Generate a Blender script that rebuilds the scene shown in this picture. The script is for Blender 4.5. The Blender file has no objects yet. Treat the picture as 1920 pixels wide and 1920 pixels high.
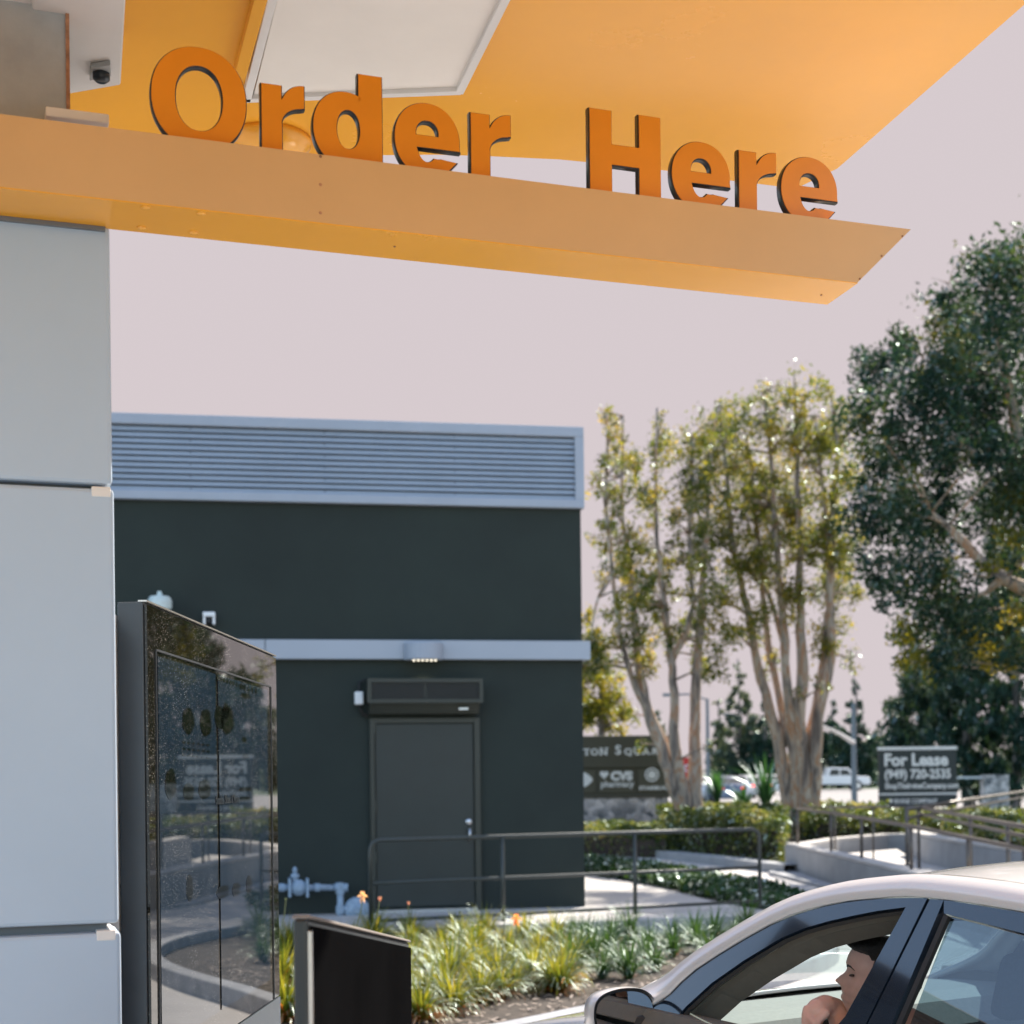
import bpy, math, random
import numpy as np
from mathutils import Vector, Matrix
random.seed(7); rng = np.random.default_rng(11)
sc = bpy.context.scene
COL = sc.collection
# ------------------------------------------------------------------ camera
F = 2800.0; CX = 960.0; CY = 1450.0; ROLL = math.radians(.65); CR, SR = math.cos(ROLL), math.sin(ROLL); EYE = 1.7
cd = bpy.data.cameras.new('camera'); cam = bpy.data.objects.new('camera', cd); COL.objects.link(cam)
cam.matrix_world = Matrix(((CR, SR, 0, 0), (0, 0, -1, 0), (-SR, CR, 0, EYE), (0, 0, 0, 1)))
cd.sensor_width = 36; cd.lens = 36 * F / 1920; cd.shift_y = (CY - 960) / 1920
cd.clip_start = .05; cd.clip_end = 2000
cd.dof.use_dof = True; cd.dof.focus_distance = 4.1; cd.dof.aperture_fstop = 4.2
sc.camera = cam
# ------------------------------------------------------------------ world and sun
SUN_AZ = math.radians(33); SUN_EL = math.radians(41)     # azimuth clockwise from +Y
sd = Vector((math.sin(SUN_AZ) * math.cos(SUN_EL), math.cos(SUN_AZ) * math.cos(SUN_EL), math.sin(SUN_EL)))
w = bpy.data.worlds.new('World'); sc.world = w; w.use_nodes = True
nt = w.node_tree; nt.nodes.clear(); N = nt.nodes.new; L = nt.links.new
out = N('ShaderNodeOutputWorld'); bg = N('ShaderNodeBackground'); L(bg.outputs[0], out.inputs[0])
sky = N('ShaderNodeTexSky'); sky.sky_type = 'NISHITA'; sky.sun_disc = False
sky.sun_elevation = SUN_EL; sky.sun_rotation = SUN_AZ; sky.dust_density = 2.0; sky.air_density = 1.2
sm = N('ShaderNodeVectorMath'); sm.operation = 'SCALE'; sm.inputs['Scale'].default_value = .17
L(sky.outputs[0], sm.inputs[0])
tc = N('ShaderNodeTexCoord'); dt = N('ShaderNodeVectorMath'); dt.operation = 'DOT_PRODUCT'
L(tc.outputs['Generated'], dt.inputs[0])
dt.inputs[1].default_value = (math.sin(SUN_AZ), math.cos(SUN_AZ), -.15)
mr = N('ShaderNodeMapRange'); mr.interpolation_type = 'SMOOTHSTEP'
mr.inputs['From Min'].default_value = -.35; mr.inputs['From Max'].default_value = .62
L(dt.outputs['Value'], mr.inputs['Value'])
mx = N('ShaderNodeMix'); mx.data_type = 'RGBA'
L(mr.outputs[0], mx.inputs['Factor']); L(sm.outputs[0], mx.inputs['A']); mx.inputs['B'].default_value = (.271, .240, .249, 1)
L(mx.outputs['Result'], bg.inputs['Color']); bg.inputs['Strength'].default_value = 1.0
sl = bpy.data.lights.new('sun', 'SUN'); so = bpy.data.objects.new('sun', sl); COL.objects.link(so)
sl.energy = 4.1; sl.angle = math.radians(.6); sl.color = (1, .93, .82)
so.rotation_euler = sd.to_track_quat('Z', 'Y').to_euler(); so.location = (0, 0, 30)
sc.view_settings.view_transform = 'Standard'; sc.view_settings.look = 'None'; sc.view_settings.exposure = 1.32
sc.cycles.max_bounces = 8; sc.cycles.transparent_max_bounces = 16; sc.cycles.sample_clamp_indirect = 6
try: sc.cycles.use_denoising = True
except Exception: pass
# ------------------------------------------------------------------ pixel -> world helpers (photo pixels 1920 x 1920)
def ray(px, py):
    u = (px - CX) / F; v = (CY - py) / F
    return Vector((u * CR + v * SR, 1.0, -u * SR + v * CR))
CAM = Vector((0, 0, EYE))
def at(px, py, Y): return CAM + ray(px, py) * Y
def onz(px, py, z):
    r = ray(px, py); return CAM + r * ((z - EYE) / r.z)
def onpl(px, py, p0, n):
    r = ray(px, py); return CAM + r * ((p0 - CAM).dot(n) / r.dot(n))
# ------------------------------------------------------------------ materials
def mat(name, col, rough=.6, metal=0, nscale=0, namt=0, bscale=0, bstr=0, coat=0, ior=1.5, emit=0, stretch=None, spec=None):
    m = bpy.data.materials.new(name); m.use_nodes = True; t = m.node_tree; b = t.nodes['Principled BSDF']
    b.inputs['Base Color'].default_value = (*col, 1); b.inputs['Roughness'].default_value = rough
    b.inputs['Metallic'].default_value = metal; b.inputs['IOR'].default_value = ior; b.inputs['Coat Weight'].default_value = coat
    if spec is not None: b.inputs['Specular IOR Level'].default_value = spec
    c = t.nodes.new('ShaderNodeTexCoord'); src = c.outputs['Object']
    if stretch:
        mp = t.nodes.new('ShaderNodeMapping'); mp.inputs['Scale'].default_value = stretch; t.links.new(src, mp.inputs[0]); src = mp.outputs[0]
    if namt:
        n = t.nodes.new('ShaderNodeTexNoise'); n.inputs['Scale'].default_value = nscale; n.inputs['Detail'].default_value = 8; n.inputs['Roughness'].default_value = .65
        t.links.new(src, n.inputs[0])
        r = t.nodes.new('ShaderNodeMapRange'); r.inputs['From Min'].default_value = .3; r.inputs['From Max'].default_value = .7
        r.inputs['To Min'].default_value = 1 - namt; r.inputs['To Max'].default_value = 1 + namt; t.links.new(n.outputs[0], r.inputs['Value'])
        s = t.nodes.new('ShaderNodeVectorMath'); s.operation = 'SCALE'; s.inputs[0].default_value = col; t.links.new(r.outputs[0], s.inputs['Scale'])
        t.links.new(s.outputs[0], b.inputs['Base Color'])
        r2 = t.nodes.new('ShaderNodeMapRange'); r2.inputs['To Min'].default_value = max(0, rough - .08); r2.inputs['To Max'].default_value = min(1, rough + .08)
        t.links.new(n.outputs[0], r2.inputs['Value']); t.links.new(r2.outputs[0], b.inputs['Roughness'])
    if bstr:
        n = t.nodes.new('ShaderNodeTexNoise'); n.inputs['Scale'].default_value = bscale; n.inputs['Detail'].default_value = 5; t.links.new(src, n.inputs[0])
        bp = t.nodes.new('ShaderNodeBump'); bp.inputs['Strength'].default_value = bstr; bp.inputs['Distance'].default_value = .01
        t.links.new(n.outputs[0], bp.inputs['Height']); t.links.new(bp.outputs[0], b.inputs['Normal'])
    if emit:
        b.inputs['Emission Color'].default_value = (*col, 1); b.inputs['Emission Strength'].default_value = emit
    return m
def leafmat(name, cols, trans=.45, gloss=.25, rough=.35, nscale=.6):
    """leaf: island-random and patchy colour, light passing through"""
    m = bpy.data.materials.new(name); m.use_nodes = True; t = m.node_tree; t.nodes.clear(); n = t.nodes.new; l = t.links.new
    o = n('ShaderNodeOutputMaterial'); g = n('ShaderNodeNewGeometry'); c = n('ShaderNodeTexCoord')
    no = n('ShaderNodeTexNoise'); no.inputs['Scale'].default_value = nscale; no.inputs['Detail'].default_value = 3; l(c.outputs['Object'], no.inputs[0])
    mr = n('ShaderNodeMapRange'); mr.inputs['From Min'].default_value = .34; mr.inputs['From Max'].default_value = .66; l(no.outputs[0], mr.inputs['Value'])
    a = n('ShaderNodeMath'); a.operation = 'MULTIPLY'; a.inputs[1].default_value = .55; l(mr.outputs[0], a.inputs[0])
    b_ = n('ShaderNodeMath'); b_.operation = 'MULTIPLY_ADD'; b_.inputs[1].default_value = .45; l(g.outputs['Random Per Island'], b_.inputs[0]); l(a.outputs[0], b_.inputs[2])
    r = n('ShaderNodeValToRGB'); l(b_.outputs[0], r.inputs[0])
    e = r.color_ramp.elements
    while len(e) > 1: e.remove(e[-1])
    for i, cc in enumerate(cols):
        p = i / (len(cols) - 1)
        if i == 0: e[0].position = 0; e[0].color = (*cc, 1)
        else: x = e.new(p); x.color = (*cc, 1)
    d = n('ShaderNodeBsdfDiffuse'); tr = n('ShaderNodeBsdfTranslucent'); gl = n('ShaderNodeBsdfGlossy'); gl.inputs['Roughness'].default_value = rough
    l(r.outputs[0], d.inputs[0])
    br = n('ShaderNodeMix'); br.data_type = 'RGBA'; br.blend_type = 'MULTIPLY'; br.inputs['Factor'].default_value = 1; l(r.outputs[0], br.inputs['A']); br.inputs['B'].default_value = (1.9, 1.6, .7, 1)
    l(br.outputs['Result'], tr.inputs[0]); gl.inputs[0].default_value = (.75, .85, .8, 1)
    m1 = n('ShaderNodeMixShader'); m1.inputs[0].default_value = trans; l(d.outputs[0], m1.inputs[1]); l(tr.outputs[0], m1.inputs[2])
    fr = n('ShaderNodeFresnel'); fr.inputs[0].default_value = 1.4; mm = n('ShaderNodeMath'); mm.operation = 'MULTIPLY'; mm.inputs[1].default_value = gloss * 2; l(fr.outputs[0], mm.inputs[0])
    gl.inputs['Roughness'].default_value = max(rough, .45)
    m2 = n('ShaderNodeMixShader'); l(mm.outputs[0], m2.inputs[0]); l(m1.outputs[0], m2.inputs[1]); l(gl.outputs[0], m2.inputs[2]); l(m2.outputs[0], o.inputs[0])
    return m
def thinglass(name, tint, dust=.0, ior=1.5, dustcol=(.7, .75, .75)):
    m = bpy.data.materials.new(name); m.use_nodes = True; t = m.node_tree; t.nodes.clear(); n = t.nodes.new; l = t.links.new
    o = n('ShaderNodeOutputMaterial'); tr = n('ShaderNodeBsdfTransparent'); tr.inputs[0].default_value = (*tint, 1)
    gl = n('ShaderNodeBsdfGlossy'); gl.inputs['Roughness'].default_value = .01; ge = n('ShaderNodeNewGeometry'); dp_ = n('ShaderNodeVectorMath'); dp_.operation = 'DOT_PRODUCT'; l(ge.outputs['Incoming'], dp_.inputs[0]); l(ge.outputs['Normal'], dp_.inputs[1])
    ab = n('ShaderNodeMath'); ab.operation = 'ABSOLUTE'; l(dp_.outputs['Value'], ab.inputs[0]); om = n('ShaderNodeMath'); om.operation = 'SUBTRACT'; om.inputs[0].default_value = 1; l(ab.outputs[0], om.inputs[1])
    pw = n('ShaderNodeMath'); pw.operation = 'POWER'; pw.inputs[1].default_value = 5; l(om.outputs[0], pw.inputs[0]); fr = n('ShaderNodeMath'); fr.operation = 'MULTIPLY_ADD'; fr.inputs[1].default_value = 1 - ior; fr.inputs[2].default_value = ior; l(pw.outputs[0], fr.inputs[0])
    m1 = n('ShaderNodeMixShader'); l(fr.outputs[0], m1.inputs[0]); l(tr.outputs[0], m1.inputs[1]); l(gl.outputs[0], m1.inputs[2])
    last = m1
    if dust:
        d = n('ShaderNodeBsdfTranslucent'); d.inputs[0].default_value = (*dustcol, 1); m2 = n('ShaderNodeMixShader')
        m2.inputs[0].default_value = dust; l(m1.outputs[0], m2.inputs[1]); l(d.outputs[0], m2.inputs[2]); last = m2
    l(last.outputs[0], o.inputs[0]); return m
def dustyglass(name, base, dustamt=.5):
    """dark glossy panel with speckles of dust that scatter the low sun"""
    m = bpy.data.materials.new(name); m.use_nodes = True; t = m.node_tree; b = t.nodes['Principled BSDF']; n = t.nodes.new; l = t.links.new
    c = n('ShaderNodeTexCoord'); v = n('ShaderNodeTexVoronoi'); v.inputs['Scale'].default_value = 190; l(c.outputs['Object'], v.inputs[0])
    mr = n('ShaderNodeMapRange'); mr.inputs['From Min'].default_value = .10; mr.inputs['From Max'].default_value = .24; mr.inputs['To Min'].default_value = 1; mr.inputs['To Max'].default_value = 0; l(v.outputs['Distance'], mr.inputs['Value'])
    no = n('ShaderNodeTexNoise'); no.inputs['Scale'].default_value = 5; no.inputs['Detail'].default_value = 6; l(c.outputs['Object'], no.inputs[0])
    m2 = n('ShaderNodeMapRange'); m2.inputs['From Min'].default_value = .35; m2.inputs['From Max'].default_value = .7; l(no.outputs[0], m2.inputs['Value'])
    wn = n('ShaderNodeMath'); wn.operation = 'MULTIPLY'; l(mr.outputs[0], wn.inputs[0]); l(v.outputs['Color'], wn.inputs[1])
    mu = n('ShaderNodeMath'); mu.operation = 'MULTIPLY'; l(wn.outputs[0], mu.inputs[0]); l(m2.outputs[0], mu.inputs[1])
    ad = n('ShaderNodeMath'); ad.operation = 'MULTIPLY_ADD'; ad.inputs[1].default_value = .010; l(m2.outputs[0], ad.inputs[0]); 
    ms = n('ShaderNodeMath'); ms.operation = 'MULTIPLY'; ms.inputs[1].default_value = dustamt * 2.2; l(mu.outputs[0], ms.inputs[0]); l(ms.outputs[0], ad.inputs[2])
    mx = n('ShaderNodeMix'); mx.data_type = 'RGBA'; l(ad.outputs[0], mx.inputs['Factor']); mx.inputs['A'].default_value = (*base, 1); mx.inputs['B'].default_value = (.62, .6, .56, 1)
    l(mx.outputs['Result'], b.inputs['Base Color']); b.inputs['Roughness'].default_value = .6; b.inputs['Specular IOR Level'].default_value = 0
    b.inputs['Coat Weight'].default_value = 1; b.inputs['Coat Roughness'].default_value = .015; b.inputs['Coat IOR'].default_value = 1.5
    return m
M = {}
M['orange'] = mat('orange_paint', (.88, .40, .034), .26, nscale=1.2, namt=.05, bscale=.9, bstr=1)
for _n in M['orange'].node_tree.nodes:
    if _n.type == 'BUMP': _n.inputs['Distance'].default_value = .10
    if _n.type == 'TEX_NOISE' and abs(_n.inputs['Scale'].default_value - .9) < .01: _n.inputs['Detail'].default_value = 0; _n.inputs['Scale'].default_value = .8
M['orange_shaded'] = mat('beam_orange_shaded', (.64, .38, .165), .5, nscale=3, namt=.04, bscale=40, bstr=.02)  # same orange dulled to tan: the beam's shade is in this colour
M['letter_face'] = mat('letter_orange', (.74, .245, .010), .35, nscale=4, namt=.08)
M['letter_side'] = mat('letter_black', (.012, .02, .028), .3)
M['panel'] = mat('column_panel', (.42, .52, .64), .45, nscale=1.5, namt=.03, bscale=1.6, bstr=.05)
M['groove'] = mat('groove', (.16, .17, .18), .7)
M['white'] = mat('white_paint', (.74, .72, .70), .45, nscale=3, namt=.04)
M['cream'] = mat('acrylic_panel', (.85, .80, .74), .4, nscale=1.3, namt=.06, bscale=1.2, bstr=.15)
M['greybox'] = mat('grey_primer', (.36, .37, .37), .6, nscale=8, namt=.12, bscale=60, bstr=.1)
M['rust'] = mat('rust', (.35, .17, .09), .9, nscale=40, namt=.5)
M['stucco'] = mat('dark_stucco', (.019, .0265, .0225), .88, nscale=.9, namt=.24, bscale=90, bstr=.35)
M['bluemetal'] = mat('blue_grey_metal', (.33, .36, .42), .5, nscale=2, namt=.05)
M['bluemetal_d'] = mat('louvre_metal', (.29, .33, .39), .5, nscale=2, namt=.06)
M['trim'] = mat('trim_metal', (.35, .38, .435), .45, nscale=.8, namt=.05)
M['door'] = mat('door_paint', (.022, .028, .025), .5, nscale=3, namt=.14)
M['frame'] = mat('frame_paint', (.034, .037, .028), .5, nscale=4, namt=.12)
M['mesh'] = mat('grille', (.02, .022, .024), .7)
M['steel'] = mat('brushed_steel', (.62, .63, .66), .3, 1)
M['pipe'] = mat('grey_blue_pipe', (.26, .34, .43), .5, nscale=20, namt=.2)
M['pvc'] = mat('pvc', (.55, .62, .60), .5, nscale=12, namt=.1)
M['rail'] = mat('railing_paint', (.045, .05, .045), .4, nscale=30, namt=.25)
M['railb'] = mat('railing_bronze', (.12, .10, .085), .35, .3, nscale=25, namt=.2)
M['concrete'] = mat('concrete', (.49, .455, .425), .85, nscale=1.2, namt=.14, bscale=25, bstr=.15)
M['concrete_wall'] = mat('cast_concrete', (.34, .34, .345), .85, nscale=1.4, namt=.2, bscale=14, bstr=.2)
M['kerb'] = mat('kerb_concrete', (.33, .33, .34), .85, nscale=5, namt=.3, bscale=40, bstr=.35)
M['asphalt'] = mat('asphalt', (.11, .105, .10), .9, nscale=3, namt=.25, bscale=80, bstr=.3)
M['road'] = mat('road_asphalt', (.26, .24, .23), .9, nscale=.6, namt=.12)
M['soil'] = mat('soil', (.055, .04, .03), .95, nscale=12, namt=.6, bscale=60, bstr=.8)
M['chips'] = mat('wood_chip', (.32, .25, .2), .9, nscale=9, namt=.5)
M['lawn'] = mat('grass', (.035, .075, .03), .9, nscale=5, namt=.4, bscale=60, bstr=.6)
M['bark'] = mat('papery_bark', (.44, .34, .26), .9, nscale=2.2, namt=.6, bscale=6, bstr=1, stretch=(3, 3, .7))
M['barkd'] = mat('grey_bark', (.16, .135, .12), .9, nscale=3, namt=.3, bscale=5, bstr=.6, stretch=(2, 2, .6))
M['olive'] = mat('sign_olive', (.075, .067, .042), .6, nscale=2, namt=.08)
M['olive2'] = mat('sign_olive_panel', (.095, .085, .055), .6, nscale=2, namt=.08)
M['signtext'] = mat('sign_letter', (.85, .82, .78), .5)
M['black'] = mat('sign_black', (.022, .03, .03), .5, nscale=2, namt=.1)
M['red'] = mat('stop_red', (.62, .03, .025), .5)
M['whiteflat'] = mat('reflective_white', (.8, .8, .8), .5)
M['pole'] = mat('galvanised_pole', (.13, .16, .18), .5, .2)
M['mast'] = mat('painted_mast', (.6, .6, .6), .5)
M['paint'] = mat('pearl_car_paint', (.72, .70, .71), .32, .15, coat=1, nscale=300, namt=.03)
M['paintw'] = mat('white_car_paint', (.75, .74, .72), .3, 0, coat=1)
M['paintb'] = mat('blue_grey_car_paint', (.12, .17, .26), .3, .3, coat=1)
M['paintk'] = mat('black_car_paint', (.02, .025, .03), .3, 0, coat=1)
M['gloss'] = mat('gloss_black_trim', (.012, .02, .035), .09, coat=.6, ior=1.7)
M['rubber'] = mat('rubber', (.014, .014, .014), .6)
M['tyre'] = mat('tyre', (.02, .02, .02), .8)
M['taupe'] = mat('interior_taupe', (.125, .115, .095), .7, nscale=30, namt=.1)
M['dash'] = mat('dash_grey', (.36, .34, .32), .7, nscale=60, namt=.1)
M['seat'] = mat('seat_fabric', (.09, .10, .12), .85, nscale=60, namt=.2)
M['glass'] = thinglass('side_glass', (.26, .36, .43), 0, .15)
M['windshield'] = thinglass('windshield_glass', (.50, .62, .63), .05, .09)  # pale veil mixed into the glass stands for its glare
M['carglass'] = mat('dark_car_glass', (.02, .03, .04), .05, coat=1)
M['mirror'] = mat('mirror_glass', (.8, .8, .8), .02, 1)
M['tail'] = mat('brake_light', (.9, .04, .02), .4, emit=2.2)
M['boardglass'] = dustyglass('board_glass', (.008, .007, .004), 1.0)
M['screen'] = dustyglass('screen_glass', (.011, .022, .036), .9)
M['screendark'] = dustyglass('screen_dark', (.004, .006, .003), .5)
M['boardside'] = mat('board_housing', (.06, .07, .08), .38, .35, nscale=6, namt=.1)
M['boardbase'] = mat('board_base', (.08, .10, .12), .45, .2, nscale=6, namt=.1)
M['edge'] = mat('bright_edge', (.6, .58, .54), .25, .8)
M['terminal'] = mat('terminal_black', (.006, .006, .0065), .6, nscale=4, namt=.2, spec=0)
M['terminal_s'] = mat('terminal_side', (.02, .026, .028), .3)
M['terminal_top_lit'] = mat('terminal_top_lit', (.20, .175, .16), .4)  # warm pale tone paints sunlight on the terminal's top
M['skin'] = mat('skin', (.60, .36, .29), .5, nscale=20, namt=.1); M['skin'].node_tree.nodes['Principled BSDF'].inputs['Subsurface Weight'].default_value = .1
M['hair'] = mat('hair', (.018, .014, .012), .6, nscale=120, namt=.5, bscale=160, bstr=.8, stretch=(1, 1, 3))
M['cloth'] = mat('dark_shirt', (.02, .022, .026), .9, nscale=60, namt=.3)
M['eye'] = mat('eye', (.05, .035, .03), .2)
M['stone'] = None
M['lampglow'] = mat('led', (1, .9, .72), .4, emit=.9)
M['roofred'] = mat('roof_tile', (.22, .15, .12), .9)
M['housewall'] = mat('house_wall', (.4, .36, .3), .9)
M['lfA'] = leafmat('leaf_paperbark', [(.024, .052, .018), (.06, .095, .024), (.13, .155, .035), (.24, .22, .05), (.42, .31, .06)], .6, .10, nscale=1.1)
M['lfC'] = leafmat('leaf_broad_dark', [(.009, .025, .021), (.016, .042, .034), (.025, .058, .042), (.045, .075, .035), (.16, .14, .03)], .36, .10, .5, .9)
M['lfK'] = leafmat('leaf_conifer', [(.012, .032, .026), (.02, .05, .038), (.035, .065, .045), (.05, .08, .05)], .25, .12, nscale=.4)
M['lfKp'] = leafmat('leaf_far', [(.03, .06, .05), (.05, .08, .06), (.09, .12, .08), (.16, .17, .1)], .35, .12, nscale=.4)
M['lfY'] = leafmat('leaf_yellow', [(.05, .08, .018), (.11, .14, .025), (.22, .21, .035), (.36, .30, .05)], .55, .08, nscale=.8)
M['lfH'] = leafmat('leaf_hedge', [(.022, .04, .012), (.05, .085, .022), (.13, .16, .06), (.34, .32, .17)], .45, .14, .5, 1.6)
M['lfG'] = leafmat('leaf_groundcover', [(.008, .028, .012), (.018, .05, .018), (.04, .085, .025), (.07, .12, .04)], .3, .35, .25, 2)
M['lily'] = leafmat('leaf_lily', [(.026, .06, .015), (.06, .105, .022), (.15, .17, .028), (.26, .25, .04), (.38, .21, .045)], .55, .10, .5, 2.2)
M['lily_shaded'] = leafmat('leaf_lily_shaded', [(.015, .045, .02), (.03, .075, .028), (.05, .11, .035), (.11, .15, .045)], .4, .10, .5, 2.2)  # darker copy of the lily leaf: shade put into the colour
M['dead'] = leafmat('leaf_dead', [(.30, .10, .03), (.42, .17, .05), (.34, .24, .12)], .4, .1)
M['petal'] = leafmat('petal', [(.75, .12, .04), (.85, .3, .12), (.8, .45, .3)], .4, .1)
M['petalp'] = leafmat('petal_peach', [(.7, .36, .22), (.75, .45, .33), (.7, .52, .42)], .4, .1)
M['stem'] = mat('stem', (.16, .17, .07), .7)
M['yucca'] = leafmat('leaf_strap', [(.02, .06, .025), (.03, .10, .04), (.06, .14, .05)], .4, .25, .3)
def _stone():
    m = bpy.data.materials.new('river_stone'); m.use_nodes = True; t = m.node_tree; b = t.nodes['Principled BSDF']; n = t.nodes.new
    c = n('ShaderNodeTexCoord'); v = n('ShaderNodeTexVoronoi'); v.inputs['Scale'].default_value = 7; t.links.new(c.outputs['Object'], v.inputs[0])
    r = n('ShaderNodeValToRGB'); s = n('ShaderNodeSeparateColor'); t.links.new(v.outputs['Color'], s.inputs[0]); t.links.new(s.outputs[0], r.inputs[0])
    r.color_ramp.elements[0].color = (.14, .14, .14, 1); r.color_ramp.elements[1].color = (.7, .62, .58, 1)
    t.links.new(r.outputs[0], b.inputs['Base Color']); b.inputs['Roughness'].default_value = .85
    v2 = n('ShaderNodeTexVoronoi'); v2.feature = 'DISTANCE_TO_EDGE'; v2.inputs['Scale'].default_value = 7; t.links.new(c.outputs['Object'], v2.inputs[0])
    bp = n('ShaderNodeBump'); bp.inputs['Distance'].default_value = .05; t.links.new(v2.outputs['Distance'], bp.inputs['Height']); t.links.new(bp.outputs[0], b.inputs['Normal'])
    return m
M['stone'] = _stone()
def _bark():      # peeling papery bark: cream, tan, grey and rust flakes
    m = M['bark']; t = m.node_tree; b = t.nodes['Principled BSDF']; n = t.nodes.new; c = n('ShaderNodeTexCoord'); mp = n('ShaderNodeMapping'); mp.inputs['Scale'].default_value = (6, 6, 1.3); t.links.new(c.outputs['Object'], mp.inputs[0])
    no = n('ShaderNodeTexNoise'); no.inputs['Scale'].default_value = 1.0; no.inputs['Detail'].default_value = 4; no.inputs['Distortion'].default_value = .6; t.links.new(mp.outputs[0], no.inputs[0])
    r = n('ShaderNodeValToRGB'); t.links.new(no.outputs[0], r.inputs[0]); e = r.color_ramp.elements; e[0].position = .34; e[0].color = (.13, .10, .085, 1); e[1].position = .68; e[1].color = (.56, .45, .35, 1)
    for p, cc in ((.43, (.30, .24, .20)), (.50, (.45, .36, .28)), (.55, (.40, .19, .09)), (.60, (.48, .40, .32))): x = e.new(p); x.color = (*cc, 1)
    t.links.new(r.outputs[0], b.inputs['Base Color'])
_bark()
# ------------------------------------------------------------------ object helpers
def props(o, label=None, cat=None, group=None, kind=None):
    if label: o['label'] = label
    if cat: o['category'] = cat
    if group: o['group'] = group
    if kind: o['kind'] = kind
    return o
def thing(name, loc, label, cat, group=None, rz=0):
    o = bpy.data.objects.new(name, None); COL.objects.link(o); o.location = loc; o.rotation_euler = (0, 0, rz); o.empty_display_size = .2
    return props(o, label, cat, group)
def pmat(o):
    m = Matrix.LocRotScale(o.location, o.rotation_euler, o.scale)
    return pmat(o.parent) @ m if o.parent else m
class MB:
    def __init__(s): s.v = []; s.f = []
    def add(s, vs, fs):
        b = len(s.v); s.v += [Vector(p) for p in vs]; s.f += [tuple(i + b for i in f) for f in fs]; return s
    def hexa(s, p):   # p: 8 points, bottom 4 then top 4
        return s.add(p, [(3, 2, 1, 0), (4, 5, 6, 7), (0, 1, 5, 4), (1, 2, 6, 5), (2, 3, 7, 6), (3, 0, 4, 7)])
    def box(s, fr, x0, x1, y0, y1, z0, z1):
        return s.hexa([fr(x0, y0, z0), fr(x1, y0, z0), fr(x1, y1, z0), fr(x0, y1, z0), fr(x0, y0, z1), fr(x1, y0, z1), fr(x1, y1, z1), fr(x0, y1, z1)])
    def prism(s, pts, off):      # closed outline of 3D points extruded by off
        n = len(pts); off = Vector(off); a = [Vector(p) for p in pts]
        return s.add(a + [p + off for p in a], [tuple(range(n - 1, -1, -1)), tuple(range(n, 2 * n))] + [(i, (i + 1) % n, n + (i + 1) % n, n + i) for i in range(n)])
    def tube(s, pts, r, seg=8, cap=True):
        pts = [Vector(p) for p in pts]; rs = r if hasattr(r, '__len__') else [r] * len(pts); b = len(s.v); n = len(pts)
        ref = None
        for i, p in enumerate(pts):
            d = (pts[min(i + 1, n - 1)] - pts[max(i - 1, 0)]).normalized()
            if ref is None: ref = d.orthogonal().normalized()
            ref = (ref - d * ref.dot(d)).normalized(); q = d.cross(ref)
            for k in range(seg):
                a = 2 * math.pi * k / seg; s.v.append(p + (ref * math.cos(a) + q * math.sin(a)) * rs[i])
        for i in range(n - 1):
            for k in range(seg):
                k2 = (k + 1) % seg; s.f.append((b + i * seg + k, b + i * seg + k2, b + (i + 1) * seg + k2, b + (i + 1) * seg + k))
        if cap: s.f.append(tuple(b + k for k in range(seg - 1, -1, -1))); s.f.append(tuple(b + (n - 1) * seg + k for k in range(seg)))
        return s
    def lathe(s, base, axis, prof, seg=16):   # prof: (distance along axis, radius)
        axis = Vector(axis).normalized(); base = Vector(base)
        return s.tube([base + axis * a for a, _ in prof], [max(r, 1e-4) for _, r in prof], seg) if False else s._lathe(base, axis, prof, seg)
    def _lathe(s, base, axis, prof, seg):
        x = axis.orthogonal().normalized(); y = axis.cross(x); b = len(s.v); n = len(prof)
        for a, r in prof:
            for k in range(seg):
                t = 2 * math.pi * k / seg; s.v.append(base + axis * a + (x * math.cos(t) + y * math.sin(t)) * max(r, 1e-4))
        for i in range(n - 1):
            for k in range(seg):
                k2 = (k + 1) % seg; s.f.append((b + i * seg + k, b + i * seg + k2, b + (i + 1) * seg + k2, b + (i + 1) * seg + k))
        s.f.append(tuple(b + k for k in range(seg - 1, -1, -1))); s.f.append(tuple(b + (n - 1) * seg + k for k in range(seg)))
        return s
    def ball(s, c, r, seg=12, rings=8, sc=(1, 1, 1)):
        c = Vector(c); b = len(s.v)
        for i in range(rings + 1):
            t = math.pi * (.02 + .96 * i / rings)
            for k in range(seg):
                a = 2 * math.pi * k / seg; s.v.append(c + Vector((math.sin(t) * math.cos(a) * sc[0], math.sin(t) * math.sin(a) * sc[1], math.cos(t) * sc[2])) * r)
        for i in range(rings):
            for k in range(seg):
                k2 = (k + 1) % seg; s.f.append((b + i * seg + k, b + (i + 1) * seg + k, b + (i + 1) * seg + k2, b + i * seg + k2))
        s.f.append(tuple(b + k for k in range(seg))); s.f.append(tuple(b + rings * seg + k for k in range(seg - 1, -1, -1)))
        return s
    def grid(s, rows, closed=False):   # rows: list of equal-length point lists
        b = len(s.v); m = len(rows[0])
        for r in rows: s.v += [Vector(p) for p in r]
        for i in range(len(rows) - 1):
            for k in range(m if closed else m - 1):
                k2 = (k + 1) % m; s.f.append((b + i * m + k, b + i * m + k2, b + (i + 1) * m + k2, b + (i + 1) * m + k))
        return s
def finish(o, parent, world, bevel, smooth, solid):
    COL.objects.link(o)
    if parent:
        o.parent = parent
        if world: o.data.transform(pmat(parent).inverted())
    if smooth:
        for p in o.data.polygons: p.use_smooth = True
    if solid:
        md = o.modifiers.new('solid', 'SOLIDIFY'); md.thickness = solid; md.offset = -1
    if bevel:
        md = o.modifiers.new('bevel', 'BEVEL'); md.width = bevel; md.segments = 2; md.limit_method = 'ANGLE'; md.angle_limit = math.radians(40)
    return o
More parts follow.
